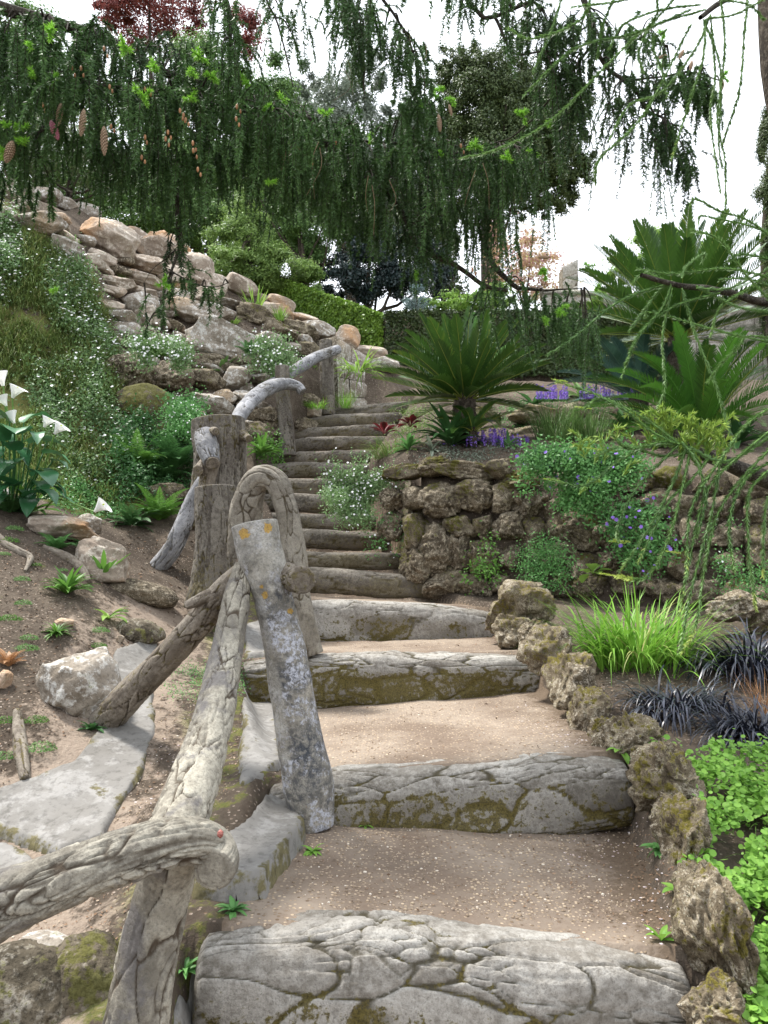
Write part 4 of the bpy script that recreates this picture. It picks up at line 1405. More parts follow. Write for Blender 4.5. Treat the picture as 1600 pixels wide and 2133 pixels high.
M['ferndark'] = leaf_mat('dark fern leaflets', (0.02, 0.07, 0.025), (0.07, 0.17, 0.05), trans=0.25)
M['grass'] = leaf_mat('grass blades', (0.07, 0.14, 0.03), (0.18, 0.28, 0.07), (0.35, 0.3, 0.14), trans=0.3)
M['bankgrass'] = leaf_mat('bank herbage', (0.08, 0.13, 0.035), (0.2, 0.27, 0.08), (0.28, 0.25, 0.1), trans=0.3)
M['bright'] = leaf_mat('bright green blades', (0.09, 0.23, 0.025), (0.22, 0.42, 0.06), (0.4, 0.34, 0.16), trans=0.35)
M['black'] = leaf_mat('black grass blades', (0.008, 0.009, 0.016), (0.035, 0.04, 0.06), trans=0.0, rough=0.35, spec=0.5)
M['jenny'] = leaf_mat('creeping leaves', (0.09, 0.23, 0.03), (0.23, 0.42, 0.07), trans=0.35)
M['camp'] = leaf_mat('small trailing leaves', (0.05, 0.15, 0.045), (0.15, 0.34, 0.1), trans=0.3)
M['daisyleaf'] = leaf_mat('fine daisy foliage', (0.08, 0.16, 0.06), (0.22, 0.34, 0.14), trans=0.3)
M['cushion'] = leaf_mat('cushion plant', (0.06, 0.15, 0.04), (0.18, 0.33, 0.1), trans=0.3)
M['white'] = leaf_mat('white petals', (0.75, 0.76, 0.78), (0.85, 0.85, 0.83), trans=0.2)
M['pinkpetal'] = leaf_mat('fallen petals', (0.62, 0.46, 0.47), (0.8, 0.72, 0.7), trans=0.1)
M['violet'] = leaf_mat('violet petals', (0.13, 0.06, 0.4), (0.3, 0.18, 0.65), trans=0.2)
M['crest'] = leaf_mat('yellow green crest needles', (0.15, 0.27, 0.05), (0.38, 0.5, 0.1), trans=0.25)
M['redleaf'] = leaf_mat('dark red leaves', (0.06, 0.01, 0.014), (0.2, 0.03, 0.035), trans=0.2)
M['callaleaf'] = leaf_mat('arum leaves', (0.02, 0.085, 0.04), (0.05, 0.17, 0.06), trans=0.15, rough=0.3, spec=0.5)
M['stalk'] = leaf_mat('green stalks', (0.1, 0.22, 0.05), (0.18, 0.32, 0.08), trans=0.1)
M['rustgrass'] = leaf_mat('copper grass blades', (0.25, 0.12, 0.05), (0.45, 0.25, 0.12), trans=0.2)
M['litter'] = leaf_mat('leaf litter', (0.06, 0.035, 0.02), (0.25, 0.16, 0.1), (0.4, 0.33, 0.25), trans=0.0, rough=.9)
M['pebble'] = leaf_mat('pebbles', (0.14, 0.1, 0.07), (0.48, 0.38, 0.27), (0.68, 0.62, 0.54), trans=0.0, rough=.9)


# ------------------------------------------------------------ background trees
def tree(name, label, blobs_px, d, mat, n, leaf, trunk=None, thick=0.2, seed=0, sig=0.16, clumps=200, shell=0.5, group='trees behind the garden', cat='tree', asp=0.5, dy=0.8, limbs=7):
    r = np.random.default_rng(seed)
    blobs = []
    for (px, py, w, h) in blobs_px:
        c = P(px, py, d + r.uniform(-.4, .4))
        s = d / F
        blobs.append((c, (w * s, max(w, min(w, h)) * s * dy, h * s)))
    tx, ty = trunk or (blobs_px[0][0], blobs_px[0][1] + blobs_px[0][3])
    base = P(tx, ty, d)
    gzb = float(gz(base[0], base[1]))
    t = thing(name, [base[0], base[1], min(gzb, base[2])], label, cat, group)
    C, N = crown_pts(r, blobs, n, sig, clumps, shell)
    g = Geo()
    leafq(g, C, N, leaf * r.uniform(.6, 1.3, len(C)), leaf * asp, r)
    g.make('crown', M[mat], t, smooth=False)
    g2 = Geo()
    c0 = blobs[0][0]
    b0 = A([base[0], base[1], min(gzb, base[2]) - .2])
    top = A(c0) + [0, 0, blobs[0][1][2] * .5]
    tube_geo(g2, [b0, (b0 + top) / 2 + r.normal(size=3) * .1, top], [thick, thick * .7, thick * .15], 8, seed=seed)
    for k in range(limbs):
        bc, br = blobs[k % len(blobs)]
        st = b0 + (top - b0) * r.uniform(.25, .8)
        en = A(bc) + nrm(r.normal(size=3)) * A(br) * .75
        tube_geo(g2, [st, (st + en) / 2 + [0, 0, -.1], en], [thick * .35, thick * .2, thick * .04], 5, seed=seed + k, jit=.05)
    g2.make('trunk', M['wood'], t)
    return t


tree('yew_tree', 'big dark olive tree against the sky, right of the middle', [(1010, 230, 110, 140), (1120, 300, 110, 110), (1000, 380, 110, 80), (1130, 390, 85, 80), (1180, 230, 60, 80), (960, 150, 60, 70), (1070, 180, 100, 90), (950, 290, 70, 110), (1180, 330, 60, 100), (1080, 300, 120, 130)],
     21, 'oliveleaf', 170000, 0.085, (1025, 520), 0.28, 1, sig=0.095, clumps=1000, shell=.45)
tree('holm_oak', 'grey leaved tree behind the spruce boughs in the upper middle', [(700, 300, 120, 140), (830, 350, 100, 120), (760, 180, 70, 80), (850, 270, 70, 90), (650, 210, 60, 90), (720, 430, 120, 80), (840, 450, 90, 70)], 24, 'greyleaf', 80000, 0.1, (760, 560), 0.25, 2, clumps=420, sig=.1)
tree('maple_tree', 'pale green tree left of the grey one, behind the spruce', [(430, 150, 90, 110), (540, 260, 100, 120), (440, 290, 120, 110), (330, 270, 120, 110), (560, 160, 60, 80), (500, 400, 130, 90), (330, 400, 110, 80), (200, 330, 90, 80)], 20, 'greenleaf', 70000, 0.1, (450, 560), 0.2, 3, clumps=120)
tree('copper_beech', 'copper red leaved tree at the top left', [(310, 30, 110, 60), (390, 80, 60, 50), (230, 30, 50, 50), (330, -60, 140, 70), (500, 60, 60, 60)], 23, 'copper', 22000, 0.11, (330, 420), 0.2, 4, clumps=70)
tree('fir_tree', 'feathery light green conifer above the rockery ridge', [(520, 430, 50, 60), (500, 500, 75, 70), (540, 560, 70, 50), (590, 560, 60, 50), (470, 560, 60, 50), (640, 590, 40, 40)], 14.5, 'feather', 42000, 0.07, (530, 640), 0.12, 5, clumps=150, asp=.3)
tree('small_pine', 'little dark pine with crooked trunk at the head of the left bank', [(150, 350, 110, 50), (60, 330, 80, 50), (230, 360, 70, 50), (150, 300, 120, 40)], 11.2, 'oliveleaf', 14000, 0.06, (150, 425), 0.07, 6, clumps=70, asp=.25)
tree('bay_tree', 'leafy green shrubby tree between the conifer and the holly', [(620, 470, 70, 60), (690, 520, 60, 60), (640, 400, 90, 80), (560, 380, 70, 70), (720, 440, 70, 60)], 16.5, 'greenleaf', 36000, 0.08, (650, 620), 0.12, 7, clumps=60)
tree('holly_bush', 'dark bluish holly bush behind the sloping hedge', [(770, 560, 90, 70), (700, 590, 50, 50), (850, 590, 60, 60), (790, 500, 70, 50), (900, 560, 50, 70)], 16.5, 'darkleaf', 42000, 0.075, (780, 660), 0.15, 8, clumps=150, cat='bush', sig=.14)
tree('laurel_bush', 'grey green bush between the holly and the leaning wall', [(930, 560, 50, 80), (910, 480, 60, 60), (870, 450, 60, 60)], 18, 'oliveleaf', 11000, 0.1, (930, 650), 0.12, 9, clumps=50, cat='bush')
tree('tall_cypress', 'tall dark cypress cut by the right picture edge', [(1612, 300, 36, 130), (1606, 420, 40, 80), (1625, 180, 30, 90), (1625, 560, 44, 120), (1625, 700, 44, 120)], 14, 'oliveleaf', 60000, 0.06, (1625, 820), 0.12, 10, clumps=90, asp=.3, sig=.14, limbs=3)
tree('young_maple', 'airy small tree with yellow and reddish spring leaves above the wall', [(1110, 520, 60, 50), (1060, 560, 50, 60), (1150, 560, 50, 50), (1040, 500, 40, 40), (1100, 590, 60, 40)], 17.5, 'acer', 4600, 0.085, (1100, 680), 0.05, 11, clumps=60, sig=.2)
tree('beech_shrub', 'bright green shrub peeping out behind the far cycad', [(1370, 520, 60, 40), (1300, 570, 50, 40), (1260, 620, 40, 36), (1450, 540, 60, 50)], 14.5, 'limeleaf', 9000, 0.08, (1370, 660), 0.06, 12, clumps=50, cat='bush')
tree('lime_shrub', 'soft lime green shrub over the dark hedge in the middle', [(960, 630, 60, 26), (1040, 620, 50, 30), (900, 640, 40, 20)], 15, 'limeleaf', 7000, 0.07, (960, 680), 0.05, 13, clumps=40, cat='bush')
tree('hazel_tree', 'broad green leafy tree filling the gap between ridge and spruce boughs', [(300, 440, 130, 70), (450, 470, 110, 70), (180, 400, 110, 60), (560, 470, 90, 70), (380, 360, 120, 70)], 18.5, 'greenleaf', 60000, 0.09, (330, 560), 0.15, 15, clumps=160)
tree('plane_tree', 'tall pale green tree rising behind the grey leaved one in the upper middle', [(600, 300, 120, 120), (700, 400, 130, 90), (560, 430, 110, 80), (860, 480, 90, 60), (820, 380, 80, 80)], 27, 'greenleaf', 60000, 0.12, (640, 560), 0.25, 16, clumps=300)
tree('left_fir', 'dark tree behind the spruce at the far left', [(60, 250, 130, 130), (-60, 120, 120, 160), (40, 90, 80, 110), (150, 200, 100, 100)], 17, 'greenleaf', 40000, 0.09, (20, 440), 0.15, 14, clumps=70)

# small blue spruce
r_ = np.random.default_rng(5)
b = P(868, 668, 13.6)
t = thing('blue_spruce', b, 'small silvery blue spruce standing just above the hedge', 'tree')
g = Geo()
gt = Geo()
tube_geo(gt, [b - [0, 0, .4], b + [0, 0, .75]], [.03, .008], 6)
for k in range(60):
    hh = r_.uniform(0.02, .66)
    az = r_.uniform(0, 6.28)
    Lb = 0.37 * (1 - hh / .75) + .05
    s = b + [0, 0, hh]
    e = s + A([math.cos(az), math.sin(az), .35]) * Lb
    tube_geo(gt, [s, e], [.008, .003], 4)
    n = 110
    tt = r_.uniform(0.1, 1, n)[:, None]
    dd = nrm(r_.normal(size=(n, 3)) + nrm(e - s) * .6)
    blades(g, s + (e - s) * tt, np.arctan2(dd[:, 1], dd[:, 0]), 0.045, 0.012, np.arcsin(dd[:, 2]), 0, 1, r_.uniform(0, 1, n))
g.make('foliage', M['bluespruce'], t)
gt.make('trunk', M['wood'], t)


def hedge(name, a, b, h, w, mat, n, leaf, label, seed, dz=0.0):
    """clipped hedge from plan point a to b (3D bases)"""
    r = np.random.default_rng(seed)
    a, b = A(a), A(b)
    dirv = b - a
    side = nrm(A([-dirv[1], dirv[0], 0.]))
    t = thing(name, (a + b) / 2, label, 'hedge')
    face = r.integers(0, 10, n)
    u = r.uniform(0, 1, n)
    v = r.uniform(0, 1, n)
    top = face < 4
    back = face == 9
    base = a + dirv * u[:, None]
    off = np.where(top, (v - .5) * w, np.where(back, w / 2, -w / 2))
    hz = np.where(top, h, v * h)
    rough = 0.04 * fbm(np.stack([u * np.linalg.norm(dirv) * 3, off * 3, hz * 3], -1), 3, seed)
    C = base + side * (off + np.where(top, 0, rough * np.sign(off)))[:, None] + A([0, 0, 1.]) * (hz + np.where(top, rough, 0))[:, None]
    C += r.normal(size=C.shape) * .018
    N = np.where(top[:, None], A([0, 0, 1.]), np.sign(off)[:, None] * side) + r.normal(size=C.shape) * .7
    g = Geo()
    leafq(g, C, N, leaf * r.uniform(.6, 1.3, n), leaf * .6, r)
    g.make('foliage', M[mat], t, smooth=False)
    # twiggy body inside
    i = w / 2 - .06
    V = []
    for p in (a, b):
        for s_, z in ((-i, -.6), (i, -.6), (i, h - .06), (-i, h - .06)):
            V.append(p + side * s_ + A([0, 0, z]))
    mesh('branches', V, [[0, 1, 5, 4], [1, 2, 6, 5], [2, 3, 7, 6], [3, 0, 4, 7], [0, 3, 2, 1], [4, 5, 6, 7]], None, M['wood'], t, smooth=False)
    return t


a, b = P(560, 640, 15.6), P(838, 752, 13.2)
hedge('clipped_hedge', a, b, P(560, 575, 15.6)[2] - a[2], 1.1, 'hedgeleaf', 26000, .07, 'light green clipped hedge sloping down behind the rockery ridge', 21)
a, b = P(808, 795, 13.1), P(1420, 800, 12.6)
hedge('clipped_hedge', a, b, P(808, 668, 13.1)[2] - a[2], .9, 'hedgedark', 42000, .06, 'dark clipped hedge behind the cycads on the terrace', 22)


# ------------------------------------------------------------ stone pillar and boundary wall, mortared wall at the stair head
def block_wall(name, pts_bottom, pts_top, thick, label, cat, mat='ashlar', rows=4, cols=8, cap=0.0, seed=0):
    """wall of coursed blocks, each block proud of a mortar body"""
    r = np.random.default_rng(seed)
    a0, b0 = A(pts_bottom[0]), A(pts_bottom[1])
    a1, b1 = A(pts_top[0]), A(pts_top[1])
    n = nrm(np.cross(b0 - a0, A([0, 0, 1.])))
    if n[1] > 0:
        n = -n
    t = thing(name, (a0 + b0) / 2, label, cat)

    def at(u, v):
        return (a0 * (1 - u) + b0 * u) * (1 - v) + (a1 * (1 - u) + b1 * u) * v
    V = [at(0, 0), at(1, 0), at(1, 1), at(0, 1)]
    V = V + [p - n * thick for p in V]
    mesh('mortar', V, [[0, 1, 2, 3], [7, 6, 5, 4], [1, 5, 6, 2], [4, 0, 3, 7], [3, 2, 6, 7], [0, 4, 5, 1]], None, M['boulderD'], t, smooth=False, attrs={'mos': np.full(8, .1)})
    G_ = []
    for i in range(rows):
        v0, v1 = i / rows, (i + 1) / rows
        u = -r.uniform(0, .6) / cols
        while u < 1:
            w = r.uniform(.7, 1.4) / cols
            u0, u1 = max(0, u), min(1, u + w)
            u += w
            if u1 - u0 < .02:
                continue
            e = .0
            q = [at(u0, v0), at(u1, v0), at(u1, v1), at(u0, v1)]
            c = sum(q) / 4
            s = 1 - 0.03
            ins = [c + (p - c) * s for p in q]
            m = 5
            uu, vv = np.meshgrid(np.linspace(0, 1, m), np.linspace(0, 1, m))
            S_ = (A(ins[0]) * ((1 - uu) * (1 - vv))[..., None] + ins[1] * (uu * (1 - vv))[..., None] + ins[2] * (uu * vv)[..., None] + ins[3] * ((1 - uu) * vv)[..., None])
            edge_ = np.minimum(np.minimum(uu, 1 - uu), np.minimum(vv, 1 - vv)) > 0.01
            S_ = S_ + n * (np.where(edge_, 0.03, -0.004) + r.uniform(0, .012) + .006 * fbm(S_ * 6, 2, seed))[..., None]
            G_.append((S_.reshape(-1, 3), grid_quads(m, m)))
    k = 0
    for V_, Q_ in G_[:90]:
        mesh('stone_block', V_, Q_, None, M[mat], t, attrs={'mos': np.full(len(V_), 0.05)})
    if cap:
        V = [at(-.01, 1) + n * .05, at(1.01, 1) + n * .05, at(1.01, 1) + n * .05 + [0, 0, cap], at(-.01, 1) + n * .05 + [0, 0, cap]]
        V = V + [p - n * (thick + .1) for p in V]
        mesh('coping', V, [[0, 1, 2, 3], [7, 6, 5, 4], [1, 5, 6, 2], [4, 0, 3, 7], [3, 2, 6, 7], [0, 4, 5, 1]], None, M[mat], t, smooth=False, attrs={'mos': np.full(8, .05)})
    return t


block_wall('stone_pillar', [P(1172, 760, 15.5), P(1204, 760, 15.5)], [P(1172, 556, 15.5), P(1204, 540, 15.5)], .35, 'pale stone wall end rising behind the reddish young tree', 'pillar', rows=8, cols=1, seed=3)
block_wall('boundary_wall', [P(1130, 800, 15.2), P(1700, 800, 14)], [P(1130, 612, 15.2), P(1700, 640, 14)], .35, 'long pale boundary wall of dressed stone behind the far cycad', 'wall', rows=6, cols=12, cap=.1, seed=4)
block_wall('mortared_wall', [P(705, 870, 10.9), P(835, 850, 12.3)], [P(700, 700, 10.9), P(812, 772, 12.3)], .4, 'mortared grey stone wall flanking the top of the stairs', 'wall', mat='boulder', rows=4, cols=3, seed=5)

# ------------------------------------------------------------ cycads
def cycad(name, label, px, py, d, base_py, nf, L, erange, seed, mat='cycad', lf=.16, trunk_r=.14, extra=None, wl=.0155, nl=50, azr=(0, 6.283), bend=(.5, 1.0)):
    r = np.random.default_rng(seed)
    c = P(px, py, d)
    bz = P(px, base_py, d)
    t = thing(name, [c[0], c[1], bz[2]], label, 'cycad', 'cycads on the terrace')
    V, crk, cid, mos, n, m = log_geo([bz - [0, 0, .15], (bz + c) / 2, c + [0, 0, .05]], [trunk_r * 1.05, trunk_r, trunk_r * .8], cell=.06, deep=.025, stretch=1.0, res=.018, seed=seed, ref=(0, 1, 0))
    mesh('trunk', V, grid_quads(n, m, True)[:, ::-1], None, M['wood'], t, attrs={'crk': crk.ravel(), 'mos': mos.ravel()})
    for k in range(nf):
        q = k / nf
        e0 = erange[0] + (erange[1] - erange[0]) * (1 - q) ** 0.8 + r.uniform(-.08, .08)
        az = azr[0] + (azr[1] - azr[0]) * ((k * 0.618034) % 1) + r.uniform(-.1, .1)
        Lk = L * (0.8 + 0.25 * math.sin(q * 3.0)) * r.uniform(.9, 1.08)
        g = frond(c + A([math.cos(az), math.sin(az), 0]) * trunk_r * .4, az, e0, r.uniform(*bend), Lk, nl, lf, wl, rng=r, tint=(lambda o: (o, o + .35))(r.uniform(0, .5) if k % 4 else r.uniform(.4, .6)), roll=r.uniform(-.25, .25), rachis=.008, droop=.2)
        mm = mat
        if extra and k in extra:
            mm = extra[k]
        g.make('frond', M[mm], t, smooth=True)
    return t


cycad('cycad', 'nearer cycad with golden middle fronds, standing above purple bugle beside the stairs', 968, 835, 8.0, 935, 92, .9, (-.15, 1.5), 51, extra={1: 'cycadgold', 4: 'cycadgold', **{q: 'cycadgreen' for q in (2, 7, 11, 15, 20, 26)}}, bend=(.1, .55))
cycad('cycad', 'far tall cycad spreading against the white sky, right of the picture', 1412, 705, 8.6, 900, 92, 1.34, (-.05, 1.5), 52, bend=(.12, .5), lf=.21, trunk_r=.13, wl=.02)
cycad('cycad', 'low bright green cycad under the tall one at the right edge', 1460, 905, 7.9, 940, 56, 1.2, (.1, 1.4), 53, mat='cycadgreen', bend=(.5, 1.1), lf=.17, extra={k: 'cycad' for k in range(0, 40, 3)})
cycad('cycad', 'bluish feathery cycad between the low green one and the dark hedge', 1330, 830, 9.2, 900, 26, 1.0, (-.1, 1.2), 54, mat='cycadblue', bend=(.4, .9), lf=.17)
cycad('cycad', 'dark cycad offshoot with broad leaves at the foot of the nearer cycad', 985, 900, 7.7, 935, 16, .42, (0, 1.2), 55, bend=(.6, 1.3), lf=.1, trunk_r=.05, nl=30)


# ------------------------------------------------------------ grass tufts and small plants
def tuft(name, label, px, py, wpx, hpx, mat, n, w, seed, d=None, e0=(0.9, 1.5), bend=(.4, 1.6), cat='grass clump', group=None, depth=.6, segs=5, part='blade', lean=0.0):
    r = np.random.default_rng(seed)
    b = G(px, py) if d is None else P(px, py, d)
    s = b[1] / F
    R = wpx * s
    H = hpx * s
    q = r.normal(size=(n, 2)) * [R * .33, R * .33 * depth]
    q = np.clip(q, -R * .6, R * .6)
    base = np.stack([b[0] + q[:, 0], b[1] + q[:, 1], np.full(n, b[2])], -1)
    if d is None:
        base[:, 2] = gz(base[:, 0], base[:, 1]) - .01
    az = np.arctan2(q[:, 1], q[:, 0]) + r.normal(size=n) * .7
    L = H * r.uniform(.75, 1.35, n)
    g = Geo()
    blades(g, base, az, L, w * r.uniform(.6, 1.2, n), r.uniform(*e0, n), r.uniform(*bend, n), segs, r.uniform(0, 1, n))
    o = g.make(name, M[mat], origin=b)
    return tag(o, label, cat, group)


tuft('grass_clump', 'large bright green ribbon grass clump in front of the retaining wall', 1330, 1385, 150, 160, 'bright', 600, .014, 1, e0=(.75, 1.5), bend=(.5, 2.0), segs=7)
tuft('black_grass', 'lower left black mondo grass clump by the border rocks', 1415, 1478, 120, 120, 'black', 330, .011, 2, e0=(.8, 1.4), bend=(1.6, 3.0), segs=7, group='black grass clumps')
tuft('black_grass', 'tall black mondo grass clump at the right edge, beside the bright grass', 1570, 1400, 120, 150, 'black', 460, .012, 3, e0=(.8, 1.5), bend=(1.4, 2.9), segs=7, group='black grass clumps')
tuft('black_grass', 'nearest black mondo grass clump above the creeping plant at the right edge', 1575, 1535, 110, 115, 'black', 340, .011, 4, e0=(.7, 1.4), bend=(1.4, 2.9), segs=7, group='black grass clumps')
tuft('rust_grass', 'copper coloured fine grass among the black clumps', 1592, 1490, 36, 90, 'rustgrass', 90, .003, 5, e0=(.9, 1.5), bend=(.1, .7))
tuft('grass_clump', 'green upright onion like tuft on the terrace behind the purple bugle', 1160, 940, 60, 95, 'greenleaf', 380, .009, 6, d=8.3, e0=(1.1, 1.55), bend=(.1, .8), group='green tufts on the terrace')
tuft('grass_clump', 'green upright tuft on the terrace, right of the first one', 1225, 937, 56, 85, 'greenleaf', 330, .009, 7, d=8.3, e0=(1.1, 1.55), bend=(.1, .8), group='green tufts on the terrace')
tuft('grass_clump', 'arching tuft at the terrace edge beside the top of the flower mound', 820, 958, 62, 62, 'grass', 420, .006, 8, d=7.9, e0=(.7, 1.5), bend=(.6, 1.9))
tuft('iris_clump', 'sword leaved plant on the rockery ridge among cream boulders', 532, 648, 26, 46, 'limeleaf', 26, .035, 9, e0=(.9, 1.5), bend=(.1, .7), cat='plant', d=11.0)
tuft('iris_clump', 'smaller sword leaved tuft right of the ridge iris', 585, 668, 20, 30, 'limeleaf', 30, .025, 10, e0=(.9, 1.5), bend=(.1, .7), cat='plant', d=11.0)
tuft('strap_plant', 'strappy green plant growing in the mortared wall at the stair head', 745, 775, 36, 60, 'limeleaf', 60, .028, 11, d=10.75, e0=(.3, 1.4), bend=(.8, 2.2), cat='plant')
tuft('grass_clump', 'light grass tuft at the base of the mortared wall by the top steps', 718, 850, 26, 40, 'bright', 120, .008, 12, d=10.5, e0=(.8, 1.5), bend=(.1, 1.2))
tuft('grass_clump', 'small light green weeds beside the far post foot', 660, 852, 26, 24, 'bright', 90, .010, 13, d=10.0, e0=(.5, 1.5), bend=(.1, 1.2))
for i, (px, py, w, h, lb) in enumerate([
    (258, 590, 12, 20, 'light weed tuft beside the low pinkish slab'), (352, 610, 16, 22, 'green weed tuft in the middle of the rockery'), (362, 642, 14, 14, 'lime weed tuft above the cracked grey boulder'),
    (486, 672, 14, 16, 'lime weed tuft right of the cracked boulders'), (540, 712, 10, 10, 'weed tuft among the dark pitted rocks'), (150, 508, 12, 14, 'weed tuft under the big rust edged boulder'),
    (410, 722, 10, 10, 'tiny weed by the great pale boulder'), (650, 760, 16, 10, 'weed tuft behind the silvery rail')]):
    tuft('weed_tuft', lb, px, py, w, h, 'limeleaf', 60, .012, 30 + i, e0=(.5, 1.5), bend=(.2, 1.4), cat='weed', group='weed tufts on the rockery')


def leafy(name, label, px, py, n, Lm, W, mat, seed, prof=(.15, .7, 1, .9, .6, .05), e0=(.5, 1.3), bend=(.6, 1.4), cat='plant', d=None, group=None, fold=.3, wave=0.02, dz=0, part='leaf'):
    r = np.random.default_rng(seed)
    b = G(px, py) if d is None else P(px, py, d)
    t = thing(name, b, label, cat, group)
    for k in range(n):
        g = Geo()
        az = k * 2.4 + r.uniform(-.3, .3)
        bigleaf(g, b + [0, 0, dz], az, r.uniform(*e0), r.uniform(*bend), Lm * r.uniform(.7, 1.15), W, prof, tint=r.uniform(.2, .9), fold=fold, wave=wave)
        g.make(part, M[mat], t)
    return t


leafy('hosta_plant', 'broad leaved light green plant at the foot of the great pale boulder', 462, 775, 14, .3, .035, 'greenleaf', 1)
leafy('hosta_plant', 'light green leafy plant between the tall stump and the steps', 545, 945, 26, .26, .022, 'fern', 2, d=7.9)
leafy('strap_fern', 'big crinkled hart tongue fern on the bank above the strut', 140, 1240, 46, .19, .013, 'fern', 3, cat='fern', wave=.06, prof=(.3, .8, 1, 1, .9, .7, .05), e0=(.6, 1.5), bend=(.5, 1.5))
leafy('strap_fern', 'tall upright hart tongue fern beside the square cream boulder', 215, 1215, 14, .24, .018, 'fern', 4, cat='fern', wave=.06, e0=(1.0, 1.5), bend=(.2, .8), prof=(.3, .8, 1, 1, .9, .7, .05))
leafy('strap_fern', 'small yellowish hart tongue fern on the bank soil', 225, 1292, 9, .16, .02, 'limeleaf', 5, cat='fern', wave=.05, e0=(.3, 1.2))
leafy('strap_fern', 'hart tongue fern below the arum lilies', 62, 1068, 14, .28, .03, 'fern', 6, cat='fern', wave=.05)
leafy('seedling', 'small leafy seedling on the gravel in front of the second step', 762, 1722, 12, .04, .006, 'jenny', 7, cat='seedling', e0=(.2, 1.1))
leafy('seedling', 'seedling at the foot of the bare post, right side', 650, 1775, 18, .05, .007, 'jenny', 8, cat='seedling', e0=(.1, 1.1))
leafy('seedling', 'weed with leafy tips left of the lowest step', 485, 1900, 22, .05, .007, 'camp', 9, cat='seedling', e0=(.3, 1.3))
leafy('seedling', 'weed growing beside the upright bark post near the bottom', 385, 2030, 20, .07, .007, 'camp', 10, cat='seedling', e0=(.6, 1.4))
leafy('seedling', 'weed sprig at the foot of the strut', 190, 1530, 12, .08, .014, 'ferndark', 11, cat='seedling', e0=(.4, 1.4))
leafy('seedling', 'round leaved seedling below the creeping plant by the tallest border rock', 1412, 1865, 6, .05, .014, 'jenny', 12, cat='seedling', e0=(.1, .9))
leafy('seedling', 'small seedling at the bottom right beside the lowest step', 1378, 1975, 6, .05, .009, 'jenny', 13, cat='seedling')
leafy('seedling', 'trailing sprig on the gravel right of the second step', 1295, 1640, 9, .07, .014, 'jenny', 14, cat='seedling', e0=(-.1, .7))
leafy('seedling', 'glossy sprig in the gap between the two lowest tall border rocks', 1375, 1775, 20, .06, .01, 'camp', 15, cat='seedling', e0=(0, .9))
leafy('seedling', 'small weed by the small cement piece behind the crossing rails', 545, 1408, 8, .07, .012, 'camp', 16, cat='seedling')
leafy('rosette_plant', 'dark green bushy rosette beside the small cream stone', 118, 1330, 60, .1, .007, 'fern', 17, cat='plant', e0=(.3, 1.4))
leafy('red_heuchera', 'dark red leafed plant at the terrace edge by the upper steps', 800, 905, 20, .2, .03, 'redleaf', 18, d=8.6, cat='plant', prof=(.05, .1, .3, 1, .9, .1), e0=(.6, 1.4), bend=(.5, 1.2))
leafy('red_heuchera', 'reddish leafed plant at the foot of the nearer cycad', 855, 890, 16, .2, .03, 'redleaf', 19, d=8.4, cat='plant', prof=(.05, .1, .3, 1, .9, .1), e0=(.6, 1.4), bend=(.5, 1.2))
leafy('poppy_leaf_plant', 'round leaved weed on the lower wall face', 1235, 1195, 8, .14, .05, 'limeleaf', 20, d=6.0, cat='plant', prof=(.05, .1, .5, 1, .9, .2), e0=(.1, 1.2))


def fern(name, label, px, py, nf, L, seed, mat='fern', d=None, azr=(0, 6.28), lf=.07, e0=(.5, 1.3), bend=(.7, 1.3), group=None, wl=.014, nl=30, dz=0.0):
    nf = int(nf * 1.8)
    L *= .72
    wl *= .36
    lf *= .8
    nl = int(nl * 1.15)
    r = np.random.default_rng(seed)
    b = G(px, py) if d is None else P(px, py, d)
    b = b + [0, 0, dz]
    t = thing(name, b, label, 'fern', group)
    for k in range(nf):
        az = azr[0] + (azr[1] - azr[0]) * ((k * .618) % 1)
        g = frond(b, az, r.uniform(*e0), r.uniform(*bend), L * r.uniform(.7, 1.15), nl, lf, wl, rng=r, vee=.05, fwd=.2, droop=.3, roll=r.uniform(-.4, .4), rachis=.003,
                  prof=[(0, .5), (.25, 1), (.6, .7), (1, .08)])
        g.make('frond', M[mat], t)
    return t


fern('fern', 'light green fern in the dark hollow below the mossy boulder', 285, 985, 14, .75, 1, lf=.12, wl=.035, e0=(.7, 1.5), nl=24)
fern('fern', 'fern right of the light one, under the mossy boulder', 345, 1000, 14, .65, 2, 'ferndark', lf=.11, wl=.035, nl=24)
fern('fern', 'bushy dark fern left of the tall stump', 370, 975, 16, .6, 3, 'ferndark', d=7.4, lf=.11, wl=.035, nl=24)
fern('fern', 'spreading fern at the foot of the bank beside the silvery branch foot', 330, 1085, 14, .5, 4, 'fern', lf=.09, wl=.03, nl=24)
fern('fern', 'blue green fern hanging at the bottom of the bank', 275, 1095, 14, .45, 5, 'ferndark', lf=.08, wl=.028, nl=24, e0=(0, 1.0))
fern('fern', 'fern under the arum lilies at the left edge', 20, 1065, 12, .35, 6, 'ferndark', lf=.06, wl=.02, nl=24)
fern('fern', 'long fern frond leaning over the square cream boulder', 200, 1165, 7, .34, 7, 'ferndark', lf=.05, wl=.016, azr=(2.5, 5.5), e0=(.4, 1.0))
fern('fern', 'delicate fern on the low cream rock of the bank', 120, 1140, 12, .22, 8, 'camp', lf=.05, wl=.014, nl=22)
fern('fern', 'reddish fern tuft at the left picture edge', 18, 1390, 10, .16, 9, 'rustgrass', lf=.03, wl=.01, nl=20)
fern('fern', 'dark fern behind the daisy mound on the rockery', 520, 740, 8, .4, 10, 'ferndark', lf=.08, wl=.03, nl=18, d=9.2)
fern('fern', 'bright fern patch left of the great pale boulder', 310, 745, 14, .5, 11, 'fern', lf=.1, wl=.04, nl=20)
fern('fern', 'bright fern patch just above the cave mouth', 352, 740, 12, .45, 12, 'fern', lf=.1, wl=.04, nl=20)


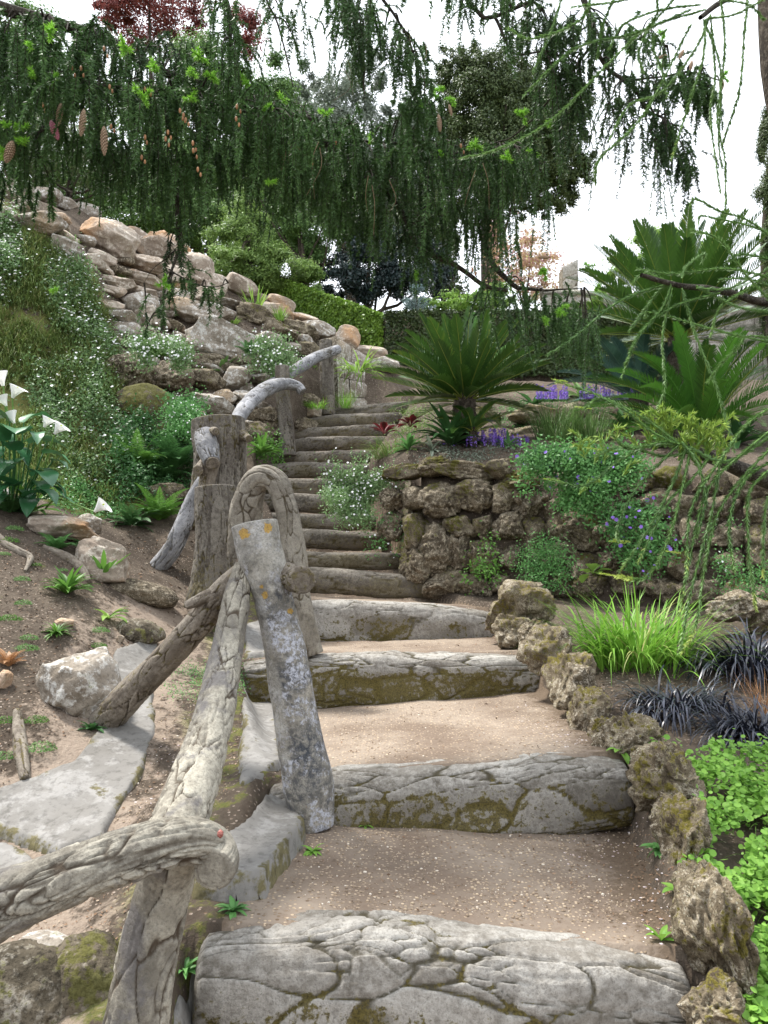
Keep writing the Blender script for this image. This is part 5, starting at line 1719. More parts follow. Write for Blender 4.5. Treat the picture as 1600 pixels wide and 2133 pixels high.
leafy('rosette_plant', 'dark leafy skirt of low foliage around the nearer cycad trunk', 940, 930, 40, .5, .04, 'ferndark', 41, d=7.75, e0=(.3, 1.5), bend=(.6, 1.6))
for i_, (px_, py_, n_, L_, m_, lb_) in enumerate([(1060, 935, 20, .2, 'camp', 'small green plant right of the purple bugle'), (1300, 900, 26, .35, 'ferndark', 'dark leafy plant between the terrace rocks and the low green cycad'),
        (1380, 935, 30, .3, 'fern', 'leafy green plant under the yellow tipped shoots'), (1540, 930, 30, .4, 'ferndark', 'dark leafy plant at the right end of the terrace'), (1110, 850, 24, .35, 'ferndark', 'dark low plant behind the long terrace rock'),
        (1210, 830, 24, .35, 'greenleaf', 'green low plant at the foot of the dark hedge'), (850, 935, 20, .25, 'camp', 'pale green rosette left of the nearer cycad'), (900, 935, 16, .2, 'greyleaf', 'silvery rosette in front of the nearer cycad')]):
    leafy('rosette_plant', lb_, px_, py_, n_, L_, L_ * .09, m_, 60 + i_, e0=(.2, 1.4), bend=(.5, 1.6))


# cushions on the bank
CUSH = [(18, 1130, 22), (45, 1212, 18), (48, 1262, 18), (20, 1300, 24), (60, 1335, 20), (55, 1358, 24), (75, 1520, 24), (85, 1580, 30), (10, 1590, 24), (8, 1515, 22),
        (30, 1100, 20), (208, 1320, 20), (205, 1350, 18), (180, 1225, 14), (8, 1160, 14), (75, 1180, 12), (255, 1280, 12), (130, 1190, 12)]
where = ['left of the low cream rock, at the picture edge', 'first of the pair on the bare soil', 'second of the pair on the bare soil', 'large, at the left edge', 'flat, above the big grey boulder',
         'upper left of the big grey boulder', 'left of the big boulder foot', 'largest, at the left edge of the smooth slab', 'in the lower left corner of the soil bank', 'left edge, above the lower left corner one',
         'under the arum leaves', 'behind the strut, upper', 'right beside the top of the big grey boulder', 'between the hart tongue ferns', 'tiny, at the left edge by the root', 'tiny, beside the old root', 'tiny, near the strut fork', 'tiny, above the big hart tongue fern']
for i, (px, py, w) in enumerate(CUSH):
    r = np.random.default_rng(60 + i)
    b = G(px, py)
    s = b[1] / F * w
    n = 420
    u = nrm(r.normal(size=(n, 3)) * [1, 1, .7])
    u[:, 2] = np.abs(u[:, 2])
    C = b + u * [s, s * .9, s * .55] * r.uniform(.75, 1.05, n)[:, None]
    g = Geo()
    leafq(g, C, u + r.normal(size=(n, 3)) * .6, s * .16 * r.uniform(.6, 1.2, n), s * .09, r)
    tag(g.make('cushion_plant', M['cushion'] if i % 3 else M['fern'], origin=b), 'mossy green cushion ' + where[i], 'plant', 'cushion plants on the bank')


# flowering mounds: fine foliage + little white daisies
def mound(name, label, poly, n, nf, mat, leaf, lift, seed, surf='ground', d=None, fmat='white', fr=.012, cat='plant', hang=0.0, group=None, tintr=(0, 1), stuff=False, flower='daisy'):
    r = np.random.default_rng(seed)
    n = int(n * 1.7)
    nf = int(nf * 1.5)
    q = sample_poly(r, poly, n) + r.normal(size=(n, 2)) * 13
    Pt = GVv(q[:, 0], q[:, 1]) if d is None else P(q[:, 0], q[:, 1], np.interp(q[:, 0], d[0], d[1]) if isinstance(d, tuple) else d)
    kp = fbm(Pt * 4.5, 3, seed + 60) + .35 * fbm(Pt * 14, 2, seed + 61) > -.2
    Pt = Pt[kp]
    n = len(Pt)
    # puffs: height swells in clumps
    sw = np.clip(0.5 + 1.1 * fbm(np.stack([Pt[:, 0] * 4, Pt[:, 1] * 4, Pt[:, 2] * 4], -1), 3, seed), 0, 1.3)
    up = A([0, -.35, 1.]) if d is None else A([0, -1., .3])
    C = Pt + up * (lift * sw * r.uniform(.1, 1.2, n))[:, None] + r.normal(size=(n, 3)) * leaf * .8
    g = Geo()
    leafq(g, C, up + r.normal(size=(n, 3)) * .9, leaf * .75 * r.uniform(.5, 1.4, n), leaf * .4, r, tint=r.uniform(*tintr, n))
    b = Pt.mean(0)
    t = thing(name, b, label, cat, group)
    g.make('foliage', M[mat], t, smooth=False)
    if nf:
        qi = r.integers(0, n, nf)
        cc = C[qi] + up * leaf * 1.2 + r.normal(size=(nf, 3)) * leaf
        g = Geo()
        roundleaf(g, cc, up + r.normal(size=(nf, 3)) * .35, fr * .8 * r.uniform(.5, 1.2, nf), r, k=6)
        o = g.make(flower, M[fmat], t, smooth=False)
        o['kind'] = 'stuff'
    return t


mound('daisy_mound', 'long drift of white daisies down the grassy bank beside the boulders', [(90, 545), (140, 530), (190, 600), (225, 680), (250, 770), (200, 800), (160, 740), (110, 640)], 9000, 480, 'daisyleaf', .05, .22, 1, fr=.019)
mound('daisy_mound', 'daisy drift at the top left edge of the bank', [(-20, 450), (30, 465), (40, 540), (35, 600), (-20, 640)], 5200, 420, 'daisyleaf', .05, .2, 2, fr=.019)
mound('daisy_mound', 'dark daisy patch low on the bank above the hollow', [(60, 780), (150, 770), (220, 800), (245, 860), (235, 960), (200, 1040), (130, 1010), (70, 860)], 8000, 190, 'daisyleaf', .045, .18, 3, fr=.017, tintr=(0, .6))
mound('daisy_mound', 'daisy patch hanging over the cave mouth', [(285, 725), (390, 730), (395, 775), (340, 760), (290, 755)], 3600, 160, 'daisyleaf', .04, .2, 4, d=8.1, fr=.016)
mound('daisy_mound', 'round daisy mound right of the great pale boulder', [(530, 735), (560, 722), (600, 735), (605, 765), (575, 785), (535, 780)], 3000, 90, 'daisyleaf', .045, .25, 5, d=9.2, fr=.016)
mound('daisy_mound', 'daisy bush overhanging the steps at the left end of the retaining wall', [(690, 990), (730, 965), (800, 985), (825, 1020), (800, 1080), (760, 1095), (700, 1080), (680, 1040)], 6500, 150, 'daisyleaf', .035, .3, 6, d=7.15, fr=.013)
mound('daisy_mound', 'small leafy mound on the dark rock left of the tall stump', [(360, 870), (400, 850), (410, 900), (395, 960), (365, 940)], 2200, 30, 'camp', .04, .2, 7, d=7.6, fr=.012)
mound('undergrowth', 'dark leafy undergrowth in the hollow left of the stumps', [(235, 900), (300, 880), (400, 900), (405, 1000), (370, 1040), (250, 1060), (230, 980)], 6500, 15, 'ferndark', .05, .3, 30, fr=.012)
mound('undergrowth', 'leafy green growth between the mossy boulder and the tall stump', [(350, 850), (420, 840), (405, 900), (370, 920)], 1800, 30, 'camp', .045, .2, 31, d=7.9, fr=.012)
mound('undergrowth', 'low green growth along the foot of the left bank', [(120, 1010), (240, 1040), (260, 1075), (130, 1060)], 2500, 20, 'camp', .035, .12, 32, fr=.012)
mound('undergrowth', 'weeds between the middle post and the tall stump', [(520, 930), (575, 925), (580, 950), (530, 960)], 900, 0, 'fern', .04, .15, 33, d=8.2)
mound('undergrowth', 'moss and small leaves on the flank left of the third step', [(350, 1400), (540, 1390), (555, 1440), (360, 1450)], 2200, 0, 'camp', .014, .03, 34)
mound('undergrowth', 'low thyme like growth between the terrace rocks and bugle', [(1040, 850), (1250, 850), (1290, 880), (1050, 885)], 3600, 0, 'camp', .035, .08, 35)
mound('undergrowth', 'low growth on the terrace left of the nearer cycad', [(820, 850), (900, 850), (900, 900), (840, 930), (815, 900)], 2400, 0, 'grass', .035, .08, 36)
# herbage of the bank, uncountable
r_ = np.random.default_rng(77)
q = sample_poly(r_, [(-60, 430), (40, 470), (150, 520), (210, 600), (240, 700), (260, 800), (250, 900), (240, 1060), (150, 1060), (0, 1010), (-60, 1000)], 30000)
Pt = GVv(q[:, 0], q[:, 1])
thin = fbm(Pt * 1.3, 3, 5) + 0.5 * fbm(Pt * 5, 2, 6) > -0.12
Pt = Pt[thin]
g = Geo()
n = len(Pt)
blades(g, Pt - [0, 0, .02], r_.uniform(-2.6, -.3, n), r_.uniform(.08, .26, n), .008, r_.uniform(.3, 1.4, n), r_.uniform(.5, 2.2, n), 3, r_.uniform(0, 1, n))
tag(g.make('grass', M['bankgrass'], origin=(0, 0, 0)), 'rough green and straw coloured grass covering the steep left bank', 'grass', kind='stuff')

# trailing plants on the wall
wd = ([780, 1150, 1400, 1620, 1800], [6.7, 6.25, 5.8, 5.3, 5.0])
mound('trailing_bellflower', 'thick green trailing plant with violet bells spilling over the wall top', [(1090, 960), (1130, 945), (1230, 942), (1330, 952), (1330, 985), (1270, 1020), (1240, 1070), (1170, 1050), (1095, 1015)], 7000, 26, 'camp', .045, .2, 11, d=wd, fmat='violet', fr=.02, flower='bellflower')
mound('trailing_bellflower', 'looser trailing plant with violet bells on the middle of the wall', [(1240, 1090), (1310, 1050), (1390, 1070), (1400, 1150), (1340, 1200), (1290, 1170)], 1700, 20, 'camp', .045, .12, 12, d=wd, fmat='violet', fr=.02, flower='bellflower')
mound('wall_creeper', 'pale trailing creeper low on the wall above the largest border rock', [(1080, 1160), (1140, 1120), (1180, 1160), (1180, 1220), (1110, 1225)], 1600, 0, 'camp', .03, .08, 13, d=wd)
mound('wall_creeper', 'little ivy patch at the wall foot beside the fourth step', [(980, 1185), (1020, 1160), (1035, 1190), (1000, 1225), (975, 1215)], 260, 0, 'fern', .045, .05, 14, d=wd)
mound('wall_creeper', 'ivy sprig higher on the wall, left part', [(995, 1110), (1020, 1112), (1022, 1135), (1000, 1135)], 90, 0, 'fern', .04, .05, 15, d=wd)
mound('wall_creeper', 'creeper patch near the right edge of the wall', [(1470, 1110), (1540, 1100), (1560, 1160), (1500, 1180)], 700, 4, 'camp', .03, .06, 16, d=wd)
mound('wall_creeper', 'thin creeper at the bottom right of the wall', [(1480, 1190), (1600, 1180), (1620, 1240), (1520, 1240)], 500, 0, 'camp', .03, .05, 17, d=wd)
mound('wall_creeper', 'creeper draped beside the stairs under the daisy bush', [(770, 1090), (820, 1080), (850, 1130), (800, 1160), (775, 1130)], 700, 6, 'camp', .03, .06, 18, d=7.0)


def spikes(name, label, pxc, py, d, wpx, n, h, seed):
    r = np.random.default_rng(seed)
    t = thing(name, P(pxc, py, d), label, 'flowers', 'purple bugle patches')
    g, gs = Geo(), Geo()
    for k in range(n):
        b = P(pxc + r.normal() * wpx * .5, py, d + r.uniform(-.25, .25))
        H = h * r.uniform(.6, 1.15)
        m = 34
        z = r.uniform(.15, 1, m)
        az = r.uniform(0, 6.28, m)
        C = b + np.stack([np.cos(az) * .014, np.sin(az) * .014, z * H], -1)
        leafq(g, C, np.stack([np.cos(az), np.sin(az), 0 * az + .3], -1), .022, .014, r)
        blades(gs, np.repeat(b[None], 4, 0), r.uniform(0, 6.28, 4), .09, .03, .5, .8, 3, r.uniform(0, 1, 4))
    g.make('flower_spike', M['violet'], t, smooth=False)['kind'] = 'stuff'
    gs.make('foliage', M['ferndark'], t)
    return t


spikes('bugle_patch', 'purple bugle spikes in front of the nearer cycad', 1020, 935, 7.9, 80, 60, .2, 1)
spikes('bugle_patch', 'purple spikes behind the terrace rocks, middle', 1150, 835, 9.8, 46, 30, .2, 2)
spikes('bugle_patch', 'purple spikes under the tall cycad', 1250, 835, 9.6, 70, 36, .2, 3)
spikes('bugle_patch', 'few violet spikes beside the low bright green cycad', 1330, 825, 9.4, 30, 12, .2, 4)
mound('sedum_patch', 'greyish low ground cover along the terrace edge above the wall', [(880, 940), (960, 935), (1080, 940), (1085, 955), (960, 962), (880, 955)], 1500, 0, 'greyleaf', .03, .05, 19)

# creeping plant at the lower right
JP = [(1352, 1565), (1400, 1540), (1480, 1560), (1640, 1560), (1860, 1640), (1880, 2160), (1555, 2160), (1535, 2020), (1515, 1900), (1470, 1840), (1420, 1800), (1455, 1740), (1440, 1660), (1400, 1620)]
r_ = np.random.default_rng(9)
q = sample_poly(r_, JP, 19000)
dmap = np.interp(q[:, 1], [1540, 1700, 1850, 2133], [3.05, 2.55, 2.2, 1.82])
Pt = P(q[:, 0], q[:, 1], dmap)
dens = fbm(Pt * 6, 3, 8) > -0.25
Pt = Pt[dens]
n = len(Pt)
C = Pt + A([0, 0, .05]) * (fbm(Pt * 9, 2, 3))[:, None] + r_.normal(size=(n, 3)) * [.01, .02, .016]
g = Geo()
roundleaf(g, C, A([0, -.35, 1.]) + r_.normal(size=(n, 3)) * .45, r_.uniform(.004, .0125, n), r_, k=8, cup=.12)
nb = 700
qb = r_.integers(0, n, nb)
blades(g, C[qb] - [0, 0, .03], r_.uniform(0, 6.28, nb), r_.uniform(.03, .12, nb), .002, .3, 1.0, 3, np.full(nb, .1))
tag(g.make('creeping_jenny', M['jenny'], origin=(0, 0, 0)), 'bright round leaved creeping ground cover spilling over the border rocks', 'ground cover', kind='stuff')
# soil body under it
gq = sample_poly(r_, JP, 900)
Pg = P(gq[:, 0], gq[:, 1], np.interp(gq[:, 1], [1540, 1700, 1850, 2133], [3.1, 2.6, 2.25, 1.86]))

# arum lilies at the left edge
ar = thing('arum_lily', P(20, 1000, 5.6), 'arum lily clump with white flowers and big dark leaves at the left edge', 'lily')
r_ = np.random.default_rng(12)
for k, (px, py, L, W, az, e0, tint) in enumerate([(20, 880, .30, .10, 3.4, .9, .9), (60, 925, .28, .09, .3, .6, .2), (20, 960, .32, .1, 5.0, .1, .3), (75, 985, .28, .09, 5.6, .2, .1), (40, 1010, .26, .08, 4.2, .0, .2),
                                                  (90, 945, .22, .07, .1, .3, .6), (5, 920, .3, .1, 4.4, .8, .5), (50, 880, .25, .08, 1.0, 1.0, .8), (100, 1000, .22, .06, .2, -.2, .5), (0, 1000, .3, .1, 3.8, .2, .1),
                                                  (65, 1040, .22, .06, 5.0, -.1, .4), (30, 905, .28, .1, 5.2, .5, .3), *[(r_.uniform(-20, 105), r_.uniform(900, 1050), r_.uniform(.16, .26), r_.uniform(.045, .075), r_.uniform(3.4, 6.4), r_.uniform(-.3, .8), r_.uniform(0, .9)) for _q in range(22)], (-30, 950, .3, .1, 4.6, .6, .2), (85, 1020, .2, .06, 5.9, .0, .3), (110, 960, .16, .04, 6.0, .2, .7)]):
    g = Geo()
    p = P(px, py, 5.45 + r_.uniform(-.2, .2))
    bigleaf(g, p, az, e0, 1.2, L * 1.0, W * 1.15, (.55, 1, .95, .75, .45, .03), tint=tint, fold=.25, wave=.05)
    st = P(20 + (px - 20) * .4, 1075, 5.6)
    tube_geo(g, [st, (st + p) / 2 + [0, 0, .05], p], [.008, .006, .005], 5, a=.9)
    g.make('leaf', M['callaleaf'], ar)
for k, (px, py, az, tilt, sz) in enumerate([(15, 790, 2.5, .4, .13), (34, 815, 5.9, .5, .12), (22, 832, 3.6, .6, .1), (38, 868, 3.4, .5, .11), (100, 876, .2, .5, .10), (122, 890, .3, .7, .11), (205, 1052, .2, .9, .12)]):
    base = P(px - 8, py + 14, 5.4)
    g = Geo()
    # funnel spathe: a flared cone opening on one side to a pointed lip
    ax = nrm(A([math.cos(az) * math.sin(tilt), -abs(math.sin(az)) * .3, math.cos(tilt)]))
    u = nrm(np.cross(ax, A([0, 1., 0.2])))
    v = np.cross(ax, u)
    s = np.linspace(0, 1, 9)
    th = np.linspace(-math.pi, math.pi, 18)
    lipd = A([math.cos(az), 0, 0])
    V = []
    for si in s:
        for t_ in th:
            rad = sz * (.08 + .42 * si ** 1.3)
            dirr = math.cos(t_) * u + math.sin(t_) * v
            lip = max(0.0, float(dirr @ lipd))
            V.append(base + ax * sz * si * (1 - .25 * (1 - lip)) + dirr * rad * (1 + .3 * lip ** 3 * si) - A([0, 0, 1.]) * sz * .3 * si ** 5 * lip)
    g.add(V, grid_quads(9, 18), a=.8)
    f = g.make('flower', M['white'], ar)
    gs = Geo()
    tube_geo(gs, [base + ax * .01, base + ax * sz * .75], [.008, .005], 6, a=.9)
    gs.make('spadix', M['snaketip'], f)
    gs = Geo()
    st = P(30 + (px - 30) * .2 + 5 * k, 1060, 5.6)
    mid = (st + base) / 2 + [0, 0, .05] if k < 6 else P(120, 1040, 5.5)
    tube_geo(gs, [st, mid, base], [.008, .006, .006], 5, a=.5)
    gs.make('stem', M['stalk'], ar)

# old roots on the bank
for k, (pts, rp, lb) in enumerate([
    ([(-20, 1105, None), (10, 1135, None), (40, 1155, None), (62, 1170, None), (52, 1195, None)], [5, 8, 8, 7, 3], 'exposed brown root near the arum lilies'),
    ([(90, 1140, None), (140, 1170, None), (170, 1195, None), (185, 1215, None)], [6, 12, 12, 5], 'exposed root below the low cream rock'),
    ([(35, 1500, None), (38, 1550, None), (44, 1600, None), (52, 1640, None)], [8, 13, 15, 10], 'greyish old root stump at the corner of the smooth slab')]):
    C = [G(p[0], p[1]) + [0, 0, .01] for p in pts]
    o = log('tree_root', C, pxr(rp, [c[1] for c in C]), 'logB', None, cell=.04, deep=.004, stretch=.2, res=.008, seed=70 + k)
    tag(o, lb, 'root')

# fallen petals and pebbles
r_ = np.random.default_rng(31)


def scatter(name, label, cat, polys, mat, rmin, rmax, flat, seed, lvl=1, tr=(0, 1)):
    r = np.random.default_rng(seed)
    g = Geo()
    V0, T0 = ico(lvl)
    for poly, n in polys:
        q = sample_poly(r, poly, n)
        Pt = GVv(q[:, 0], q[:, 1])
        s = r.uniform(0, 1, n) ** 2.5 * (rmax - rmin) + rmin
        ok = fbm(Pt * 3.5, 3, seed) + r.normal(size=n) * .15 > -.05
        for i in np.nonzero(ok)[0]:
            V = V0 * (s[i] * r.uniform(.6, 1.2, 3)) * [1, 1, flat] + Pt[i] + [0, 0, s[i] * flat * .4]
            g.add(V, None, T0, a=r.uniform(*tr))
    return tag(g.make(name, M[mat], origin=(0, 0, 0), smooth=False), label, cat, kind='stuff')


scatter('pebbles', 'loose pale pebbles strewn over the gravel treads and bed edges', 'pebbles',
        [([(640, 1730), (1250, 1650), (1400, 1800), (1390, 1930), (700, 1900), (600, 1850)], 2600), ([(680, 1460), (1130, 1440), (1250, 1550), (700, 1590)], 1200), ([(660, 1310), (1020, 1310), (1090, 1345), (660, 1350)], 400),
         ([(1150, 1330), (1500, 1380), (1550, 1540), (1300, 1500)], 900), ([(0, 1100), (330, 1230), (380, 1300), (200, 1480), (0, 1500)], 1000), ([(330, 1400), (520, 1500), (470, 1660), (250, 1900), (0, 1960), (200, 1780), (320, 1560)], 1200)],
        'pebble', .0016, .006, .7, 5)
scatter('fallen_petals', 'white and pink fallen petals lying along the right side of the treads', 'petals',
        [([(1050, 1640), (1330, 1640), (1420, 1850), (1380, 1990), (1250, 1900)], 260), ([(1080, 1450), (1230, 1540), (1180, 1560), (1060, 1500)], 90), ([(1000, 1310), (1080, 1340), (1020, 1340)], 25), ([(300, 1560), (420, 1450), (400, 1640), (260, 1700)], 60)],
        'pinkpetal', .003, .008, .18, 6, lvl=1)

# leaf litter and bits of bark lying about
r_ = np.random.default_rng(33)
g = Geo()
for poly, n in [([(0, 1100), (330, 1230), (400, 1300), (220, 1480), (0, 1640)], 1500), ([(1150, 1330), (1500, 1370), (1600, 1540), (1340, 1530), (1200, 1420)], 1100),
                ([(330, 1400), (520, 1500), (470, 1660), (250, 1960), (0, 1990), (0, 1900), (200, 1780), (320, 1560)], 1100), ([(1250, 1620), (1400, 1700), (1420, 1990), (1330, 1900), (1290, 1740)], 420),
                ([(680, 1450), (1150, 1450), (1250, 1570), (700, 1590)], 260), ([(640, 1730), (1250, 1660), (1400, 1820), (1380, 1930), (700, 1890)], 520), ([(650, 1310), (1020, 1310), (1080, 1345), (660, 1350)], 120), ([(850, 930), (1500, 900), (1500, 960), (850, 960)], 900), ([(250, 1100), (420, 1100), (400, 1240), (280, 1240)], 300),
                ([(200, 500), (600, 640), (650, 760), (300, 800)], 900)]:
    q = sample_poly(r_, poly, n)
    Pt = GVv(q[:, 0], q[:, 1]) + [0, 0, .004]
    s = r_.uniform(.006, .022, n) * np.clip(Pt[:, 1] / 4, .7, 2.5)
    leafq(g, Pt, A([0, 0, 1.]) + r_.normal(size=(n, 3)) * .35, s, s * r_.uniform(.2, .6, n), r_)
tag(g.make('leaf_litter', M['litter'], origin=(0, 0, 0), smooth=False), 'brown leaf litter and bark chips scattered over soil and path edges', 'leaf litter', kind='stuff')

# ------------------------------------------------------------ the overhanging spruce
def twigs(gn, gs, start, az, L, h, n, nl, rng, nw=.006, dens=None):
    """hanging shoots: start(N,3), outward azimuth, length, outward share h; n needles each"""
    N = len(start)
    az, L, h = [np.broadcast_to(A(q, float), (N,)) for q in (az, L, h)]
    dh = np.stack([np.cos(az), np.sin(az), 0 * az], -1)
    wig = rng.normal(size=(N, 3)) * [.05, .05, 0]

    def pos(t):
        t = t[..., None]
        l = L[:, None, None]
        return (start[:, None] + dh[:, None] * l * h[:, None, None] * (t - .45 * t ** 2)
                - A([0, 0, 1.]) * l * (t * (1 - .55 * h[:, None, None]) + .25 * h[:, None, None] * t ** 2) + wig[:, None] * l * t ** 2)
    t = rng.uniform(0.02, 1, (N, n))
    C = pos(t)
    C2 = pos(t + .02)
    T = nrm(C2 - C)
    rnd = rng.normal(size=(N, n, 3))
    # shoots are flattened: needles spread sideways and up
    side = nrm(np.cross(T, dh[:, None] + 1e-3))
    sgn = np.where(rng.random((N, n, 1)) < .5, -1, 1)
    D = nrm(nrm(rnd * .45 + side * sgn * 1.0) + T * .75)
    ln = nl * rng.uniform(.7, 1.15, (N, n, 1)) * np.clip(1.6 - 1.0 * t[..., None], .5, 1)
    W = nrm(np.cross(D, rng.normal(size=D.shape))) * nw * .5
    V = np.stack([C - W, C + W, C + D * ln], 2).reshape(-1, 3)
    k = N * n
    tint = np.clip(np.repeat(rng.uniform(0, .8, N), n) + rng.normal(size=k) * .12, 0, .84)
    gn.add(V, None, np.arange(k * 3).reshape(-1, 3), a=np.repeat(tint, 3))
    # stems
    m = 6
    ts = np.linspace(0, 1, m)[None].repeat(N, 0)
    Cs = pos(ts)
    r = .0022 * (1.2 - ts)[..., None]
    off = [A([1., 0, 0]), A([-.5, .87, 0]), A([-.5, -.87, 0])]
    V = np.stack([Cs + r * o for o in off], 2)            # N,m,3,3
    base = (np.arange(N) * m * 3)[:, None, None, None]
    i = np.arange(m - 1)[None, :, None, None] * 3
    j = np.arange(3)[None, None, :, None]
    q = np.concatenate([base + i + j, base + i + (j + 1) % 3, base + i + 3 + (j + 1) % 3, base + i + 3 + j], -1)
    gs.add(V, q, a=.5)


def bough(tree_, main, rad, curtains, seed, n_need=175, name='bough'):
    """main: px polyline; curtains: (px polyline with depth, number, len px range, spread)"""
    r = np.random.default_rng(seed)
    gn, gs, gb = Geo(), Geo(), Geo()
    CM = []
    for pts, rr in zip(main, rad):
        C = tube_geo(gb, PP(*pts), rr, 9, n=40, jit=.015, seed=seed)
        CM.append(C)
    CM = np.vstack(CM) if CM else None
    for pts, n, (l0, l1), dsp in curtains:
        c = crom(A(pts, float), 200)
        n = int(n * .82)
        k = r.integers(0, 200, n)
        px = c[k, 0] + r.normal(size=n) * 14
        py = c[k, 1] + r.normal(size=n) * 16
        d = c[k, 2] + r.normal(size=n) * dsp
        st = P(px, py, d)
        L = r.uniform(l0, l1, n) * d / F * np.where(r.random(n) < .25, .6, 1)
        az = r.uniform(0, 6.283, n)
        nf = max(3, n // 3)
        kk = r.integers(0, n, nf)
        twigs(gn, gs, st[kk] + r.normal(size=(nf, 3)) * .03, r.uniform(0, 6.283, nf), r.uniform(.08, .17, nf), r.uniform(1.0, 1.75, nf), n_need // 2, .025, r)
        twigs(gn, gs, st, az, L, r.uniform(.05, .6, n), n_need, .029, r)
        # little side branches carrying the shoots
        if CM is not None:
            for q in range(0, n, 5):
                p = st[q]
                j = np.argmin(np.linalg.norm(CM - p - [0, 0, .1], axis=1))
                if np.linalg.norm(CM[j] - p) < .4:
                    tube_geo(gb, [CM[j], (CM[j] + p) / 2 + [0, 0, .03], p], [.006, .004, .002], 4, n=7)
    b = gb.make('branch', M['twig'], tree_)
    gs.make('twig', M['twig'], b)
    gn.make('needles', M['needle'], b)
    b.name = name
    return b


spt = thing('spruce_tree', [-3.2, 2.6, float(gz(-3.2, 2.6))], 'weeping spruce whose dark boughs and cones hang across the top of the view', 'tree')
g = Geo()
tube_geo(g, [[-3.2, 2.6, float(gz(-3.2, 2.6)) - .2], [-3.15, 2.7, 3.0], [-3.1, 2.8, 7.0]], [.26, .22, .12], 14, n=30, jit=.03)
g.make('trunk', M['wood'], spt)
bough(spt, [[(-1500, -300, 2.8), (-500, -140, 3.0), (-200, -40, 3.2), (0, 15, 3.2), (120, 45, 3.3), (220, 82, 3.4), (340, 150, 3.5), (450, 185, 3.6), (560, 225, 3.7), (650, 250, 3.8)],
            [(-100, 150, 3.3), (60, 160, 3.3), (200, 175, 3.3), (380, 190, 3.4), (480, 230, 3.5)], [(30, 300, 3.3), (140, 240, 3.3), (230, 180, 3.4)]],
      [[.07, .05, .04, .033, .028, .02, .012], [.014, .008, .004], [.006, .004]],
      [([(-30, 60, 3.2), (120, 60, 3.2), (230, 70, 3.3)], 100, (130, 240), .12), ([(-30, 165, 3.2), (150, 170, 3.2), (320, 190, 3.3)], 110, (110, 190), .15),
       ([(150, 80, 3.5), (400, 110, 3.5), (560, 215, 3.5)], 120, (130, 230), .15), ([(300, 190, 3.3), (480, 215, 3.4), (650, 260, 3.5)], 130, (130, 220), .15),
       ([(-20, 260, 3.4), (100, 270, 3.4), (260, 300, 3.5)], 90, (90, 170), .15), ([(200, 300, 3.5), (360, 320, 3.5), (450, 310, 3.6)], 110, (110, 190), .15),
       ([(-20, 370, 3.6), (60, 370, 3.6), (120, 390, 3.6)], 22, (60, 110), .1), ([(340, 150, 3.8), (480, 160, 3.8), (600, 210, 3.8)], 60, (90, 140), .1)], 1, name='branch')
bough(spt, [[(560, 225, 3.7), (680, 300, 3.8), (760, 340, 3.9), (830, 430, 4.0), (870, 510, 4.0), (960, 560, 4.05), (1010, 595, 4.1), (1060, 605, 4.1)], [(1010, 500, 4.1), (1030, 545, 4.1), (1065, 585, 4.1), (1085, 600, 4.1), (1140, 606, 4.1), (1215, 600, 4.1)],
            [(700, 290, 3.8), (830, 300, 3.9), (930, 320, 4.0), (1060, 300, 4.0)]],
      [[.022, .018, .014, .014, .011], [.012, .016, .012, .006, .002], [.01, .006, .003]],
      [([(450, 290, 3.7), (620, 330, 3.8), (800, 400, 3.9)], 150, (110, 190), .15), ([(600, 235, 3.7), (760, 265, 3.7), (930, 290, 3.8)], 110, (110, 200), .15),
       ([(640, 400, 4.0), (760, 440, 4.0), (880, 500, 4.0)], 50, (60, 130), .12), ([(770, 330, 3.9), (900, 330, 3.9), (960, 320, 4.0)], 90, (130, 240), .15), ([(960, 320, 3.9), (1060, 320, 3.9), (1130, 330, 3.9)], 90, (100, 250), .12),
       ([(850, 470, 4.0), (960, 430, 4.0), (1060, 430, 4.0)], 80, (110, 200), .12), ([(1000, 590, 4.1), (1080, 615, 4.1), (1150, 620, 4.1), (1240, 660, 4.1)], 60, (70, 170), .12), ([(1150, 650, 4.2), (1200, 680, 4.2), (1240, 690, 4.2)], 40, (60, 120), .1),
       ([(820, 240, 3.6), (870, 215, 3.6), (930, 215, 3.6)], 36, (60, 120), .1)], 2, name='branch')
bough(spt, [[(385, 330, 3.6), (368, 420, 3.6), (378, 500, 3.6), (352, 580, 3.6), (335, 640, 3.6), (345, 700, 3.6)], [(352, 560, 3.6), (400, 590, 3.6), (440, 600, 3.6), (470, 590, 3.6)], [(368, 520, 3.6), (320, 560, 3.6), (300, 590, 3.6)]],
      [[.012, .014, .008, .005, .002], [.004, .002], [.003, .001]],
      [([(360, 430, 3.6), (370, 520, 3.6), (345, 620, 3.6)], 34, (40, 90), .05), ([(390, 575, 3.6), (430, 590, 3.6), (470, 585, 3.6)], 16, (30, 80), .04), ([(335, 640, 3.6), (345, 680, 3.6)], 8, (30, 50), .03)], 3, n_need=70, name='branch')
